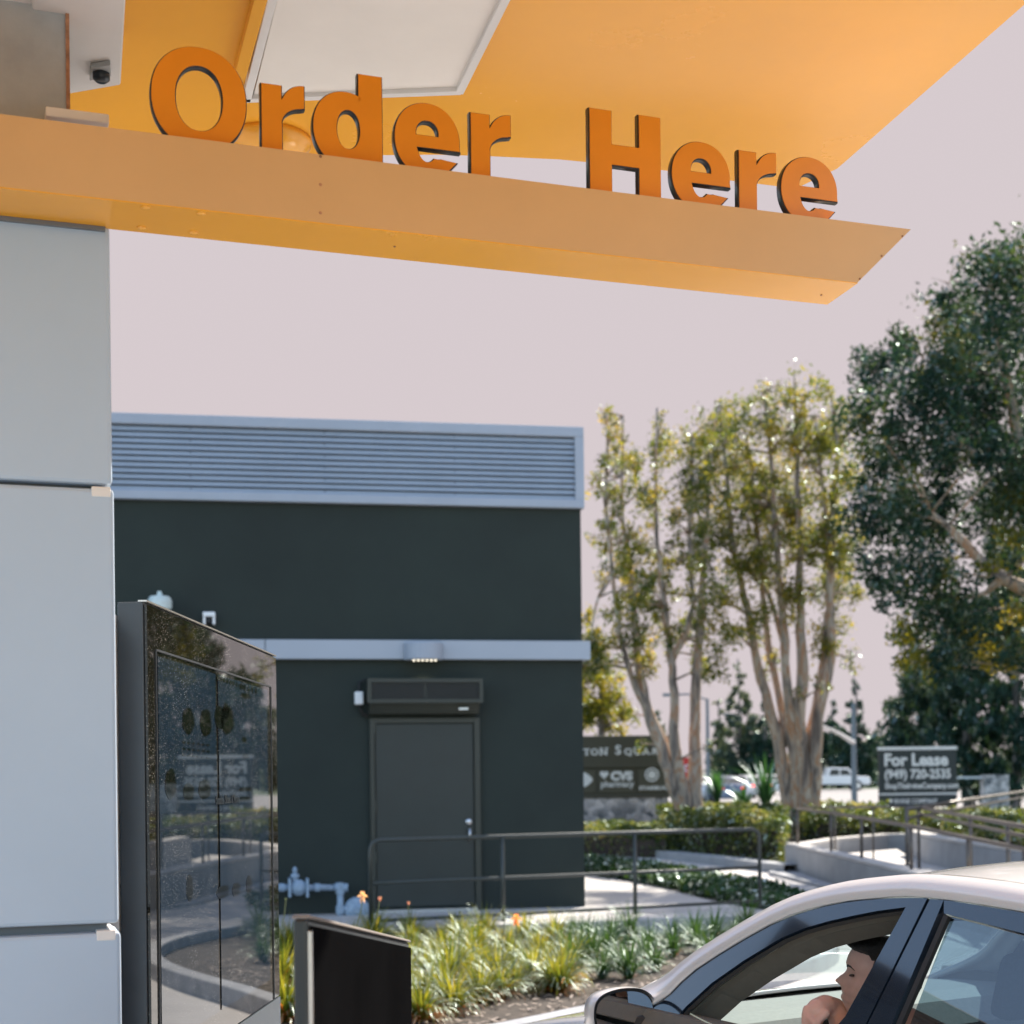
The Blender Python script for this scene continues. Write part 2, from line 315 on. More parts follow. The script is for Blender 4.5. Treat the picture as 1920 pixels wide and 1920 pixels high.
def obj(name, mb, m, parent=None, world=True, bevel=0, smooth=False, solid=0):
    me = bpy.data.meshes.new(name); me.from_pydata([tuple(v) for v in mb.v], [], mb.f); me.validate()
    if m: me.materials.append(m)
    o = bpy.data.objects.new(name, me)
    return finish(o, parent, world, bevel, smooth, solid)
def struct(name, mb, m, **k): return props(obj(name, mb, m, **k), kind='structure')
def frame(origin, ex, ey=None):
    o = Vector(origin); ex = Vector(ex).normalized(); ey = Vector(ey).normalized() if ey is not None else Vector((-ex.y, ex.x, 0)); ez = ex.cross(ey)
    if ez.z < 0: ez = -ez
    f = lambda x, y, z: o + ex * x + ey * y + ez * z
    f.o, f.ex, f.ey, f.ez = o, ex, ey, ez
    return f
W = frame((0, 0, 0), (1, 0, 0))
def sheet(name, pts, z, m):
    mb = MB(); mb.add([(p[0], p[1], z) for p in pts], [tuple(range(len(pts)))]); o = struct(name, mb, m)
    if o.data.polygons[0].normal.z < 0: o.data.flip_normals()
    return o
def leafobj(name, cen, L_, W_, m, parent, updir=None, jitter=.35):
    n = len(cen); d = rng.normal(size=(n, 3))
    if updir is not None: d = d * .6 + np.array(updir)
    d /= np.linalg.norm(d, axis=1)[:, None]; w_ = np.cross(d, rng.normal(size=(n, 3))); w_ /= np.linalg.norm(w_, axis=1)[:, None] + 1e-9
    s = (1 + jitter * rng.normal(size=(n, 1))).clip(.45, 1.8)
    a = d * s * L_ / 2; b = w_ * s * W_ / 2
    v = np.empty((n, 4, 3)); v[:, 0] = cen - a; v[:, 1] = cen + b; v[:, 2] = cen + a; v[:, 3] = cen - b
    inv = np.array(pmat(parent).inverted()) if parent else np.eye(4)
    v = v.reshape(-1, 3) @ inv[:3, :3].T + inv[:3, 3]
    me = bpy.data.meshes.new(name); me.vertices.add(4 * n); me.vertices.foreach_set('co', v.ravel())
    me.loops.add(4 * n); me.loops.foreach_set('vertex_index', np.arange(4 * n, dtype=np.int32))
    me.polygons.add(n); me.polygons.foreach_set('loop_start', np.arange(0, 4 * n, 4, dtype=np.int32))
    try: me.polygons.foreach_set('loop_total', np.full(n, 4, dtype=np.int32))
    except Exception: pass
    me.update(); me.validate(); me.materials.append(m)
    o = bpy.data.objects.new(name, me); COL.objects.link(o); o.parent = parent
    return o
def clump(c, r, n, sub=None, flat=1.0):
    """leaf centres gathered in tufts inside an ellipsoid"""
    r = np.array(r); sub = sub or max(4, n // 45)
    t = rng.normal(size=(sub, 3)); t /= np.linalg.norm(t, axis=1)[:, None]; t *= (rng.random((sub, 1)) ** .45) * r
    idx = rng.integers(0, sub, n); sg = float(r.mean()) * .17 + .03
    return np.array(c) + t[idx] + rng.normal(size=(n, 3)) * sg
def text_mesh(body, size, loc, ex, ez, m, parent, name='lettering', off=0.0, ext=.002, align='LEFT', sx=1.0):
    cu = bpy.data.curves.new(name, 'FONT'); cu.body = body; cu.size = size; cu.extrude = ext; cu.offset = off; cu.align_x = align; cu.resolution_u = 3
    t = bpy.data.objects.new('tmp', cu); COL.objects.link(t); dg = bpy.context.evaluated_depsgraph_get()
    me = bpy.data.meshes.new_from_object(t.evaluated_get(dg)); bpy.data.objects.remove(t)
    me.materials.clear(); me.materials.append(m)
    ex = Vector(ex).normalized(); ez = Vector(ez).normalized(); nz = ex.cross(ez)
    me.transform(Matrix(((ex.x * sx, ez.x, nz.x, loc[0]), (ex.y * sx, ez.y, nz.y, loc[1]), (ex.z * sx, ez.z, nz.z, loc[2]), (0, 0, 0, 1))))
    o = bpy.data.objects.new(name, me); return finish(o, parent, True, 0, False, 0)
def curve_mesh(loops, ext, bevel=0):
    cu = bpy.data.curves.new('c', 'CURVE'); cu.dimensions = '2D'; cu.fill_mode = 'BOTH'; cu.extrude = ext; cu.bevel_depth = bevel
    for lp in loops:
        s = cu.splines.new('POLY'); s.points.add(len(lp) - 1); s.use_cyclic_u = True
        for p, q in zip(s.points, lp): p.co = (q[0], q[1], 0, 1)
    t = bpy.data.objects.new('tmp', cu); COL.objects.link(t); dg = bpy.context.evaluated_depsgraph_get()
    me = bpy.data.meshes.new_from_object(t.evaluated_get(dg)); bpy.data.objects.remove(t); return me
# ================================================================== GROUND AND PAVING
g = MB(); g.add([(-600, -60, 0), (600, -60, 0), (600, 900, 0), (-600, 900, 0)], [(0, 1, 2, 3)]); struct('ground', g, M['lawn'])
sheet('drive_lane', [(-14, -12), (12, -12), (12, 9), (6, 14), (3.5, 16.5), (.2, 14), (-14, 13)], .004, M['concrete'])
def P2(px, py, z=0): p = onz(px, py, z); return (p.x, p.y)
sheet('plaza_pavement', [(.3, 15), (3.2, 15), (5, 13), (12, 9), (16, 30), (8, 36), (.6, 31)], .008, M['concrete'])
sheet('road', [(-200, 62), (200, 62), (200, 128), (-200, 128)], .004, M['road'])
kp = [(-9, 7.6), (-3, 7.7), (-1.7, 8.05), (-.9, 8.5)] + [P2(930, 1918, .15), P2(1085, 1886, .15), P2(1240, 1850, .15)] + [(1.9, 11.7), (2.5, 12.6), (2.85, 13.6), (2.8, 14.6), (2.55, 15.3)]
sl_front = [(-9, 12.3), (-3, 14.0)] + [P2(760, 1740, .2), P2(953, 1733, .2), P2(1060, 1729, .2), P2(1400, 1716, .2), P2(1450, 1711, .2)]
sheet('planter_soil', kp + sl_front[::-1], .05, M['soil'])
# kerb round the planter
def off_path(path, d):
    o = []
    for i, p in enumerate(path):
        a = Vector(path[max(i - 1, 0)]); b = Vector(path[min(i + 1, len(path) - 1)]); t = (b - a).normalized(); o.append((p[0] + t.y * d, p[1] - t.x * d))
    return o
def smooth2(path, it=2):
    for _ in range(it):
        q = [path[0]]
        for a, b in zip(path, path[1:]): q += [(a[0] * .75 + b[0] * .25, a[1] * .75 + b[1] * .25), (a[0] * .25 + b[0] * .75, a[1] * .25 + b[1] * .75)]
        path = q + [path[-1]]
    return path
def kerb(name, path, wd, z0, z1, m):
    a = path; b = off_path(path, wd); mb = MB()
    mb.grid([[(p[0], p[1], z0), (p[0], p[1], z1), (q[0], q[1], z1), (q[0], q[1], z0)] for p, q in zip(a, b)])
    return struct(name, mb, m, bevel=.015)
kerb('planter_kerb', smooth2(kp), .15, 0, .15, M['kerb'])
# raised walk in front of the dark building
slab = sl_front + [P2(1353, 1694, .2), P2(1250, 1669, .2), P2(1096, 1645, .2), (1.0, 26), (-9, 26)]
mb = MB(); mb.prism([(p[0], p[1], 0) for p in slab], (0, 0, .2)); struct('walkway', mb, M['concrete'], bevel=.01)
mb = MB(); mb.prism([(p[0], p[1], 0) for p in [P2(640, 1790, .06), P2(870, 1764, .06), P2(1000, 1757, .06), P2(1200, 1752, .06), P2(1380, 1742, .06), P2(1400, 1733, .0), P2(1000, 1747, .0), P2(640, 1765, .0)]], (0, 0, .06)); struct('walkway_footing', mb, M['concrete_wall'])
# ================================================================== DARK BUILDING
BR = onz(1097, 1700, .2); bu = Vector((.984, .18, 0)).normalized(); bn = Vector((bu.y, -bu.x, 0))
FB = frame((BR.x, BR.y, 0), bu, bn)          # x along the facade (right corner = 0), y towards the camera, z up
def fac(px, py, d=0):
    p = onpl(px, py, BR + bn * d, bn); q = p - Vector((BR.x, BR.y, 0)); return q.dot(bu), q.z
T = thing('building', (BR.x, BR.y, 0), 'dark green stucco utility building with blue grey louvred top and a grey door', 'building')
zl = fac(1088, 955)[1]; zt = fac(1088, 803)[1]; xr = fac(1097, 1500)[0]
mb = MB(); mb.box(FB, -13, 0, -9, 0, 0, zl - .003); obj('wall', mb, M['stucco'], T)
mb = MB(); mb.box(FB, -13, -.02, -9, -.12, zl, zt - .02); obj('parapet', mb, M['bluemetal'], T)
lo = MB(); za, zb = fac(1080, 939)[1], fac(1080, 822)[1]; x1 = fac(1076, 880)[0]
n = 11
for i in range(n):
    z0 = za + (zb - za) * i / n; h = (zb - za) / n
    lo.hexa([FB(-13, .052, z0), FB(x1, .052, z0), FB(x1, -.10, z0), FB(-13, -.10, z0), FB(-13, .030, z0 + h * .76), FB(x1, .030, z0 + h * .76), FB(x1, -.10, z0 + h * .76), FB(-13, -.10, z0 + h * .76)])
lv = obj('louvre', lo, M['bluemetal_d'], T)
mb = MB(); mb.box(FB, -13, .03, -.1, .075, zb, zt); obj('louvre_frame', mb, M['bluemetal'], T, bevel=.01)
mb = MB(); mb.box(FB, -13, .03, -.1, .075, zl, za); obj('louvre_frame', mb, M['bluemetal'], T, bevel=.01)
mb = MB(); mb.box(FB, x1, .028, -.1, .072, za, zb); obj('louvre_frame', mb, M['bluemetal'], T)
sc_ = MB()
for k in range(1, 9):
    for i in range(0, n, 2): z0 = za + (zb - za) * (i + .5) / n; sc_.ball(FB(-k * 1.42, .03, z0), .012, 6, 4)
obj('rivet', sc_, M['rubber'], lv)['kind'] = 'stuff'
z0, z1 = fac(1100, 1238)[1], fac(1100, 1203)[1]; xe = fac(1104, 1220)[0]
tr = MB(); seam = fac(497, 1220)[0]
tr.box(FB, seam + .004, xe, -9, .085, z0, z1); tr.box(FB, -13, seam - .004, -9, .085, z0, z1); obj('trim_band', tr, M['trim'], T, bevel=.006)
# sconce
a, b = fac(757, 1220, .1)[0], fac(831, 1220, .1)[0]; zc0, zc1 = fac(795, 1237, .2)[1], fac(795, 1204, .2)[1]
S = MB(); cx = (a + b) / 2; rr = (b - a) / 2
ring = [(cx + rr * math.cos(math.pi * k / 14), .085 + .2 * math.sin(math.pi * k / 14)) for k in range(15)]
S.prism([FB(x, y, zc0) for x, y in ring], (0, 0, zc1 - zc0)); sco = obj('wall_lamp', S, M['bluemetal'], T, bevel=.015)
for k in range(6):
    x = cx + (k - 2.5) * .047; obj('led', MB().ball(FB(x, .2, zc0 - .004), .012, 8, 5), M['lampglow'], sco)
ll = bpy.data.lights.new('lamp_light', 'SPOT'); ll.energy = 5; ll.color = (1, .85, .55); ll.spot_size = 1.9; ll.shadow_soft_size = .1
lo_ = bpy.data.objects.new('lamp_light', ll); COL.objects.link(lo_); lo_.parent = T; lo_.location = pmat(T).inverted() @ FB(cx, .2, zc0 - .03)
# air curtain over the door
a, b = fac(691, 1300, .28)[0], fac(904, 1300, .28)[0]; zA, zB = fac(800, 1316, .28)[1], fac(800, 1274, .28)[1]
AC = MB(); AC.box(FB, a, b, 0, .26, zA, zB); ac = obj('air_curtain', AC, M['frame'], T, bevel=.01)
fr_ = MB(); t = .03
fr_.box(FB, a - .01, b + .01, .24, .29, zB - t, zB + .01); fr_.box(FB, a - .01, b + .01, .24, .29, zA - .01, zA + t)
fr_.box(FB, a - .01, a + t, .24, .288, zA + t, zB - t); fr_.box(FB, b - t, b + .01, .24, .288, zA + t, zB - t)
obj('grille_frame', fr_, M['frame'], ac)
for s0, s1 in ((a + t, (a + b) / 2 - .012), ((a + b) / 2 + .012, b - t)):
    gr = MB(); nb = 12
    for i in range(nb): zz = zA + t + (zB - zA - 2 * t) * (i + .3) / nb; gr.box(FB, s0, s1, .262, .275, zz, zz + .008)
    obj('grille', gr, M['mesh'], ac)
zC = fac(800, 1338, .2)[1]
mb = MB(); mb.hexa([FB(a + .02, 0, zC), FB(b - .02, 0, zC), FB(b - .02, .16, zC), FB(a + .02, .16, zC), FB(a + .02, 0, zA - .01), FB(b - .02, 0, zA - .01), FB(b - .02, .24, zA - .01), FB(a + .02, .24, zA - .01)]); obj('outlet', mb, M['frame'], ac)
mb = MB(); mb.box(FB, b - .25, b - .15, .2, .24, zC + .04, zC + .06); obj('badge', mb, M['steel'], ac)
# conduit box
x, z = fac(673, 1309, .05)
mb = MB(); mb.box(FB, x - .045, x + .045, 0, .09, z - .07, z + .07); jb = obj('switch_box', mb, M['whiteflat'], T, bevel=.012)
mb = MB(); mb.tube([FB(x, .04, z - .07), FB(x + .03, .05, z - .16), FB(x + .1, .05, z - .2), FB(a + .0, .05, z - .2)], .014, 6)
mb.tube([FB(a - .01, .04, z + .2), FB(a - .08, .05, z + .17), FB(a - .08, .05, z - .1), FB(a - .03, .05, z - .2)], .014, 6); obj('cable', mb, M['rubber'], jb, smooth=True)
# door
d0, d1 = fac(694, 1500)[0], fac(900, 1500)[0]; dz1 = fac(800, 1346)[1]; l0, l1 = fac(703, 1500)[0], fac(889, 1500)[0]; lz = fac(800, 1357)[1]; lz0 = fac(800, 1698)[1]
mb = MB(); mb.box(FB, d0, l0, 0, .05, .2, dz1); mb.box(FB, l1, d1, 0, .05, .2, dz1); mb.box(FB, l0, l1, 0, .05, lz + .005, dz1); df = obj('door_frame', mb, M['frame'], T, bevel=.006)
mb = MB(); mb.box(FB, l0 + .008, l1 - .008, .002, .03, lz0, lz); dr = obj('door', mb, M['door'], T, bevel=.004)
for zz in (.55, 1.1, 1.95): obj('hinge', MB().lathe(FB(l0 + .004, .042, .2 + zz), (0, 0, 1), [(0, .012), (.12, .012)], 8), M['frame'], dr)
hx, hz = fac(879, 1541, .05); obj('deadbolt', MB().lathe(FB(hx, .03, hz), bn, [(0, .036), (.02, .036), (.03, .024)], 16), M['steel'], dr, smooth=True)
hx, hz = fac(880, 1555, .05); hb = MB(); hb.tube([FB(hx, .03, hz), FB(hx, .085, hz), FB(hx, .09, hz - .1), FB(hx, .03, hz - .12)], .013, 8); obj('handle', hb, M['steel'], dr, smooth=True)
mb = MB(); mb.box(FB, l0, l1, .0, .14, .2, .2 + .035); obj('threshold', mb, M['steel'], T)
# vent stack and camera on the wall
x, z = fac(299, 1130, .3)
V = thing('vent_pipe', FB(x, .25, 0), 'white ribbed vent pipe with a round cap against the dark wall above the menu board', 'pipe')
v = MB(); v.lathe(FB(x, .25, .2), (0, 0, 1), [(0, .085), (z - .26, .085), (z - .25, .095)], 20); obj('pipe', v, M['pvc'], V, smooth=False)
v = MB(); v.lathe(FB(x, .25, z - .06), (0, 0, 1), [(0, .125), (.07, .128), (.1, .12), (.13, .10), (.14, .03), (.155, .028), (.185, .02)], 20); obj('cap', v, M['pvc'], V)
r_ = MB()
for k in range(16): a_ = k * math.pi / 8; p = FB(x + .09 * math.cos(a_), .25 + .09 * math.sin(a_), z - .3); r_.tube([p, p + Vector((0, 0, .24))], .011, 5)
obj('rib', r_, M['pvc'], V)
x, z = fac(392, 1160, .1)
V = thing('security_camera', FB(x, 0, z), 'small white boxy wall camera on the dark stucco right of the vent pipe', 'camera')
mb = MB(); mb.box(FB, x - .065, x + .065, 0, .13, z + .02, z + .07); obj('housing', mb, M['whiteflat'], V, bevel=.01)
for sx in (-1, 1): mb = MB(); mb.box(FB, x + sx * .05 - .013, x + sx * .05 + .013, .02, .12, z - .06, z + .018); obj('bracket', mb, M['whiteflat'], V, bevel=.004)
obj('lens', MB().lathe(FB(x, .04, z - .02), bn, [(0, .035), (.06, .035), (.08, .02)], 14), M['rubber'], V)
# gas piping
def gz(px, py): x, z = fac(px, py, .25); return FB(x, .25, z)
Gt = thing('gas_meter_pipe', gz(600, 1700) - Vector((0, 0, .9)), 'grey blue gas piping with a flanged valve and round regulator left of the door', 'gas pipe')
pr_ = .033
mb = MB(); mb.tube([gz(380, 1664), gz(640, 1664)], pr_, 12); mb.tube([gz(638, 1664), gz(638, 1735)], pr_ * 1.1, 12); obj('pipe', mb, M['pipe'], Gt, smooth=True)
for p_, q_ in (((522, 1664), (534, 1664)), ((590, 1664), (600, 1664)), ((628, 1664), (652, 1664)), ((638, 1655), (638, 1676)), ((638, 1698), (638, 1712))): obj('fitting', MB().tube([gz(*p_), gz(*q_)], pr_ * (1.35 if p_[0] != 638 else 1.45), 12), M['pipe'], Gt)
for px in (543, 576): x, z = fac(px, 1664, .25); obj('flange', MB().box(FB, x - .014, x + .014, .17, .33, z - .1, z + .1), M['pipe'], Gt, bevel=.004)
c = gz(560, 1664); mb = MB(); mb.lathe(c - bn * .06, bn, [(0, .04), (.02, .085), (.1, .085), (.13, .06), (.14, .045), (.15, .03)], 16); mb.tube([gz(546, 1664), gz(574, 1664)], .055, 12); obj('valve', mb, M['pipe'], Gt, smooth=False)
c = gz(553, 1655); mb = MB(); mb.lathe(c, (0, 0, 1), [(0, .03), (.05, .03), (.06, .05), (.09, .045), (.1, .02), (.14, .03), (.17, .008)], 12); obj('valve_stem', mb, M['pipe'], Gt)
c = gz(669, 1706); mb = MB(); mb.lathe(c - bn * .06, bn, [(0, .06), (.02, .125), (.05, .14), (.08, .125), (.11, .05), (.13, .04)], 22); mb.tube([gz(640, 1704), gz(662, 1704)], .03, 10); obj('regulator', mb, M['pipe'], Gt, smooth=False)
# ================================================================== RAILING IN FRONT OF THE DOOR
rp = [(at(690, 1500, 14.6).x, 14.6), (at(1190, 1500, 15.75).x, 15.75), (at(1428, 1500, 16.4).x, 16.4)]
def rpt(px):  # point on the rail line under pixel px
    r = ray(px, 1600)
    a, b = (rp[0], rp[1]) if px <= 1190 else (rp[1], rp[2])
    dx, dy = b[0] - a[0], b[1] - a[1]; t = (a[0] - r.x * a[1]) / (r.x * dy - dx); return a[0] + dx * t, a[1] + dy * t
Rl = thing('handrail', (rp[1][0], rp[1][1], .2), 'low dark painted pipe railing on the walkway in front of the door', 'railing')
mb = MB()
za_ = lambda z: [Vector((*rpt(694), z)), Vector((*rpt(942), z)), Vector((*rpt(1190), z)), Vector((*rpt(1424), z))]
top = za_(1.06); r0 = .022
A0, A1 = top[0], top[-1]; dA = (top[1] - A0).normalized(); dB = (A1 - top[2]).normalized()
mb.tube([Vector((A0.x, A0.y, .2)), A0 + Vector((0, 0, -.09)), A0 + Vector((0, 0, -.03)) + dA * .02, A0 + dA * .09, top[1], top[2], A1 - dB * .09, A1 + Vector((0, 0, -.03)) - dB * .02, A1 + Vector((0, 0, -.09)), Vector((A1.x, A1.y, .2))], r0, 10)
obj('top_rail', mb, M['rail'], Rl, smooth=True)
for z in (.64, .27): obj('lower_rail', MB().tube(za_(z), r0 * .85, 8), M['rail'], Rl, smooth=True)
for px in (942, 1190): q = rpt(px); obj('post', MB().tube([(q[0], q[1], .15), (q[0], q[1], 1.05)], r0, 10), M['rail'], Rl, smooth=True)
# ================================================================== RAMP WALLS AND THEIR RAILINGS
c1 = P2(1472, 1632); c1b = (c1[0] + .0, c1[1])
def wall(name, path, wd, z0, zt_, label):
    b = off_path(path, wd); t = thing(name, (path[0][0], path[0][1], 0), label, 'wall', 'ramp walls of cast concrete'); mb = MB()
    rows = []
    for p, q in zip(path, b): rows.append([(p[0], p[1], z0), (p[0], p[1], zt_ - .05), (q[0], q[1], zt_ - .05), (q[0], q[1], z0)])
    mb.grid(rows, True); mb.f.append((3, 2, 1, 0)); k = len(mb.v); mb.f.append((k - 4, k - 3, k - 2, k - 1)); obj('wall_body', mb, M['concrete_wall'], t)
    a2 = off_path(path, -.012); b2 = off_path(path, wd + .012); mb = MB(); rows = []
    for p, q in zip(a2, b2): rows.append([(p[0], p[1], zt_ - .05), (p[0], p[1], zt_), (q[0], q[1], zt_), (q[0], q[1], zt_ - .05)])
    mb.grid(rows, True); mb.f.append((3, 2, 1, 0)); k = len(mb.v); mb.f.append((k - 4, k - 3, k - 2, k - 1)); obj('coping', mb, M['concrete'], t, bevel=.012)
    return t
w1x = lambda Y: c1[0] + (4.75 - c1[0]) * (c1[1] - Y) / 8
wall('ramp_wall', [(c1[0], c1[1]), (w1x(21), 21), (w1x(17), 17), (w1x(12.5), 12.5)], -.28, 0, .47, 'long low concrete ramp wall running towards the white car')
wall('ramp_wall', [(c1[0] + .29, c1[1] - .28), (c1[0] + 1.3, 27), (7.2, 28.6), (9.2, 28.2)], -.28, 0, .46, 'low concrete wall closing the far end of the ramp by the leaning trunks')
w4 = [at(1700, 1600, 26), at(1740, 1600, 23.5), at(1830, 1600, 21), at(1990, 1600, 18), at(2200, 1600, 15.5)]
wall('ramp_wall', [(p.x, p.y) for p in w4], -.28, 0, .64, 'concrete ramp wall on the right below the flowering hedge')
mb = MB(); mb.prism([(c1[0] + .3, c1[1] - .3, 0), (w1x(21) + .3, 21, 0), (w1x(12.5) + .3, 12.5, 0), (8, 13, 0), (w4[2].x, w4[2].y, 0), (w4[0].x, w4[0].y, 0), (7.2, 28, 0), (6, 26.8, 0)], (0, 0, .2)); struct('ramp_floor', mb, M['concrete'])
def railing(pts, posts, zf, label, r=.024, double=.0):
    t = thing('handrail', (pts[0].x, pts[0].y, zf), label, 'railing', 'bronze handrails along the ramp')
    obj('top_rail', MB().tube(pts, r, 8), M['railb'], t, smooth=True)
    if double: obj('lower_rail', MB().tube([p - Vector((0, 0, double)) for p in pts], r * .8, 8), M['railb'], t, smooth=True)
    for p in posts: obj('post', MB().tube([(p.x, p.y, zf), (p.x, p.y, p.z)], r * .9, 8), M['railb'], t, smooth=True)
def seg(a, b, n, t0=0., t1=1.): return [a.lerp(b, t0 + (t1 - t0) * i / (n - 1)) for i in range(n)]
def rw1(px, py):   # on the vertical plane of wall 1
    r = ray(px, py); Y = (c1[0] + .14 + (4.75 - c1[0]) * c1[1] / 8) / (r.x + (4.75 - c1[0]) / 8); return CAM + r * Y
ra = [rw1(1495, 1517), rw1(1558, 1524), rw1(1615, 1533), rw1(1708, 1549), rw1(1815, 1571), rw1(1920, 1592), rw1(2060, 1625)]
railing(ra, [ra[0], ra[1], ra[2], ra[3], ra[4], ra[5]], .45, 'bronze handrail standing on the long low ramp wall nearest the trunks', .026)
b0, b1 = onz(1722, 1514, 1.12), onz(1985, 1562, 1.12); rb = seg(b0, b1, 5)
railing(rb, [rb[0], rb[2], rb[3], rb[4]], .2, 'bronze handrail descending right in front of the flowering hedge', .026, .09)
c0, c1_ = onz(1700, 1517, 1.14), onz(1960, 1478, 1.14); rc = seg(c0, c1_, 4)
railing(rc, [rc[0], rc[1], rc[2]], .2, 'bronze double handrail rising right towards the lawn', .03, .13)
d0_, d1_ = onz(1500, 1514, 1.06), onz(1715, 1512, 1.14); rdp = seg(d0_, d1_, 4)
railing(rdp, [rdp[1], rdp[2]], .2, 'thin bronze handrail at the back of the ramp crossing below the lease sign', .018)
# low kerb in front of the hedges
hk = [P2(1085, 1600), P2(1200, 1606), P2(1330, 1622), P2(1470, 1640)]
kerb('path_kerb', smooth2(hk, 1), -.35, 0, .16, M['concrete_wall'])
sheet('hedge_soil', [hk[0], hk[1], hk[2], hk[3], (12, 30), (16, 60), (-8, 60), (-3, 32)], .012, M['soil'])
mb = MB(); mb.prism([Vector((*P2(1440, 1640), 0)), Vector((*P2(1560, 1672), 0)), Vector((*P2(1600, 1690), 0)), Vector((*P2(1660, 1700), 0)), Vector((4.6, 22, 0)), Vector((c1[0], c1[1], 0))], (0, 0, .05)); struct('gutter_strip', mb, M['kerb'])
# ================================================================== TREES
def wpx(p, Y, dy=0): return at(p[0], p[1], Y) + ray(p[0], p[1]) * dy
DENS = 6.2
def tree(name, label, Y, stems, clumps, base, leaf, bark, L_, W_, dens=1.0, group=None, spread=1.3, cat='tree', twigs=True, updir=None, auto=0, extra=None):
    b = at(base[0], base[1], Y); T_ = thing(name, (b.x, b.y, 0), label, cat, group)
    tr_ = MB(); k = Y / F; ends = []
    for si, (pts, r0_, r1_) in enumerate(stems):
        n = len(pts); dy = 0 if si == 0 else random.uniform(-.5, .5); P = []; R_ = []
        fine = []
        for (a, b2) in zip(pts, pts[1:]):
            for j in range(3): t = j / 3; fine.append((a[0] * (1 - t) + b2[0] * t, a[1] * (1 - t) + b2[1] * t))
        fine.append(pts[-1])
        for i, p in enumerate(fine):
            t = i / (len(fine) - 1); jx = random.uniform(-2.2, 2.2) if 0 < i else 0
            q = wpx((p[0] + jx, p[1]), Y, dy * min(1, t * 2.5)); P.append(q); R_.append((r0_ * (1 - t) + r1_ * t) * k * random.uniform(.9, 1.1)); ends.append((q, R_[-1]))
        if pts[0] == base or pts[0][1] > base[1] - 45: P.insert(0, Vector((P[0].x, P[0].y, -.1))); R_.insert(0, R_[0] * 1.35)
        tr_.tube(P, R_, 9)
    C_ = []; clumps = list(clumps)
    for _ in range(auto):
        st = random.choice([q for q in stems if len(q[0]) > 3])[0]; i = random.randrange(len(st) // 2, len(st) - 1); t = random.random()
        yy = st[i][1] * (1 - t) + st[i + 1][1] * t
        clumps.append((st[i][0] * (1 - t) + st[i + 1][0] * t + random.gauss(0, 17), yy, random.uniform(11, 23), random.uniform(.5, 1.0)))
    for c in clumps:
        px, py, rp_ = c[:3]; dd = c[3] if len(c) > 3 else 1
        r = rp_ * k; cc = wpx((px, py), Y, random.uniform(-spread, spread)); n = int(dens * dd * DENS * math.pi * r * r / (L_ * W_))
        C_.append(clump(cc, (r * 1.05, r * 1.0, r * 1.15), n, flat=1))
        if twigs and ends:
            e = min(ends, key=lambda e: (e[0] - cc).length + max(0, e[0].z - cc.z) * 2)
            mid = e[0].lerp(cc, .5) + Vector((0, 0, r * .2)); tr_.tube([e[0], mid, cc], [min(e[1], 2.6 * k), 1.8 * k, .7 * k], 5)
            for _ in range(5):
                d = Vector(rng.normal(size=3)).normalized(); d.z = abs(d.z); tr_.tube([cc, cc + d * r * 1.1], [.8 * k, .3 * k], 4)
    if tr_.v: obj('trunk', tr_, bark, T_, smooth=True)
    leafobj('crown', np.concatenate(C_), L_, W_, leaf, T_, updir)
    if extra:
        E_ = [clump(wpx((c[0], c[1]), Y, random.uniform(-1.5, -.2)), (c[2] * k,) * 3, int(.8 * dens * c[3] * DENS * math.pi * (c[2] * k) ** 2 / (L_ * W_))) for c in extra[1]]
        leafobj('yellow_leaves', np.concatenate(E_), L_, W_, extra[0], T_, updir)  # second leaf set in the extra colour, in front of the crown
    return T_
sA = [([(1305, 1590), (1285, 1540), (1262, 1470), (1240, 1400), (1215, 1330), (1200, 1270), (1195, 1200), (1185, 1120), (1180, 1050), (1165, 950), (1168, 780)], 16, 2),
      ([(1300, 1560), (1280, 1480), (1263, 1400), (1265, 1300), (1258, 1230), (1245, 1140), (1235, 1050), (1230, 950), (1232, 765)], 13, 2),
      ([(1305, 1560), (1302, 1450), (1303, 1350), (1310, 1230), (1315, 1150), (1320, 1050), (1330, 900), (1345, 760)], 15, 2),
      ([(1258, 1245), (1288, 1180), (1300, 1130), (1290, 1000), (1300, 820)], 7, 2.5),
      ([(1225, 1350), (1190, 1290), (1160, 1180), (1148, 1080), (1135, 950), (1139, 775)], 7, 2),
      ([(1262, 1440), (1248, 1390), (1215, 1330)], 8, 5),
      ([(1148, 1080), (1120, 1120), (1108, 1200), (1100, 1260)], 3, 1)]
cA = [(1165, 830, 20, .6), (1160, 930, 30), (1146, 1010, 28), (1190, 880, 32, .8), (1232, 850, 30, .8), (1225, 950, 36), (1200, 1020, 32), (1180, 1110, 36), (1175, 1190, 28), (1196, 1250, 18, .8), (1250, 1060, 30, .8), (1236, 1140, 26), (1300, 1180, 34), (1330, 1100, 42, 1.2), (1350, 1190, 36), (1338, 1000, 42), (1300, 905, 46), (1335, 815, 44), (1290, 830, 34), (1128, 1090, 16), (1118, 900, 20, .6), (1112, 1010, 16, .6), (1310, 1240, 28), (1265, 980, 18, .5), (1345, 1250, 28), (1200, 1395, 13, .8), (1192, 1340, 16, .6), (1325, 1400, 10, .5), (1140, 860, 22, .5), (1228, 1190, 22, .8)]
tree('paperbark_tree', 'pale multi-stemmed tree with thin olive yellow crown beside the monument sign', 31, sA, cA, (1305, 1590), M['lfA'], M['bark'], .10, .036, .58, auto=130)
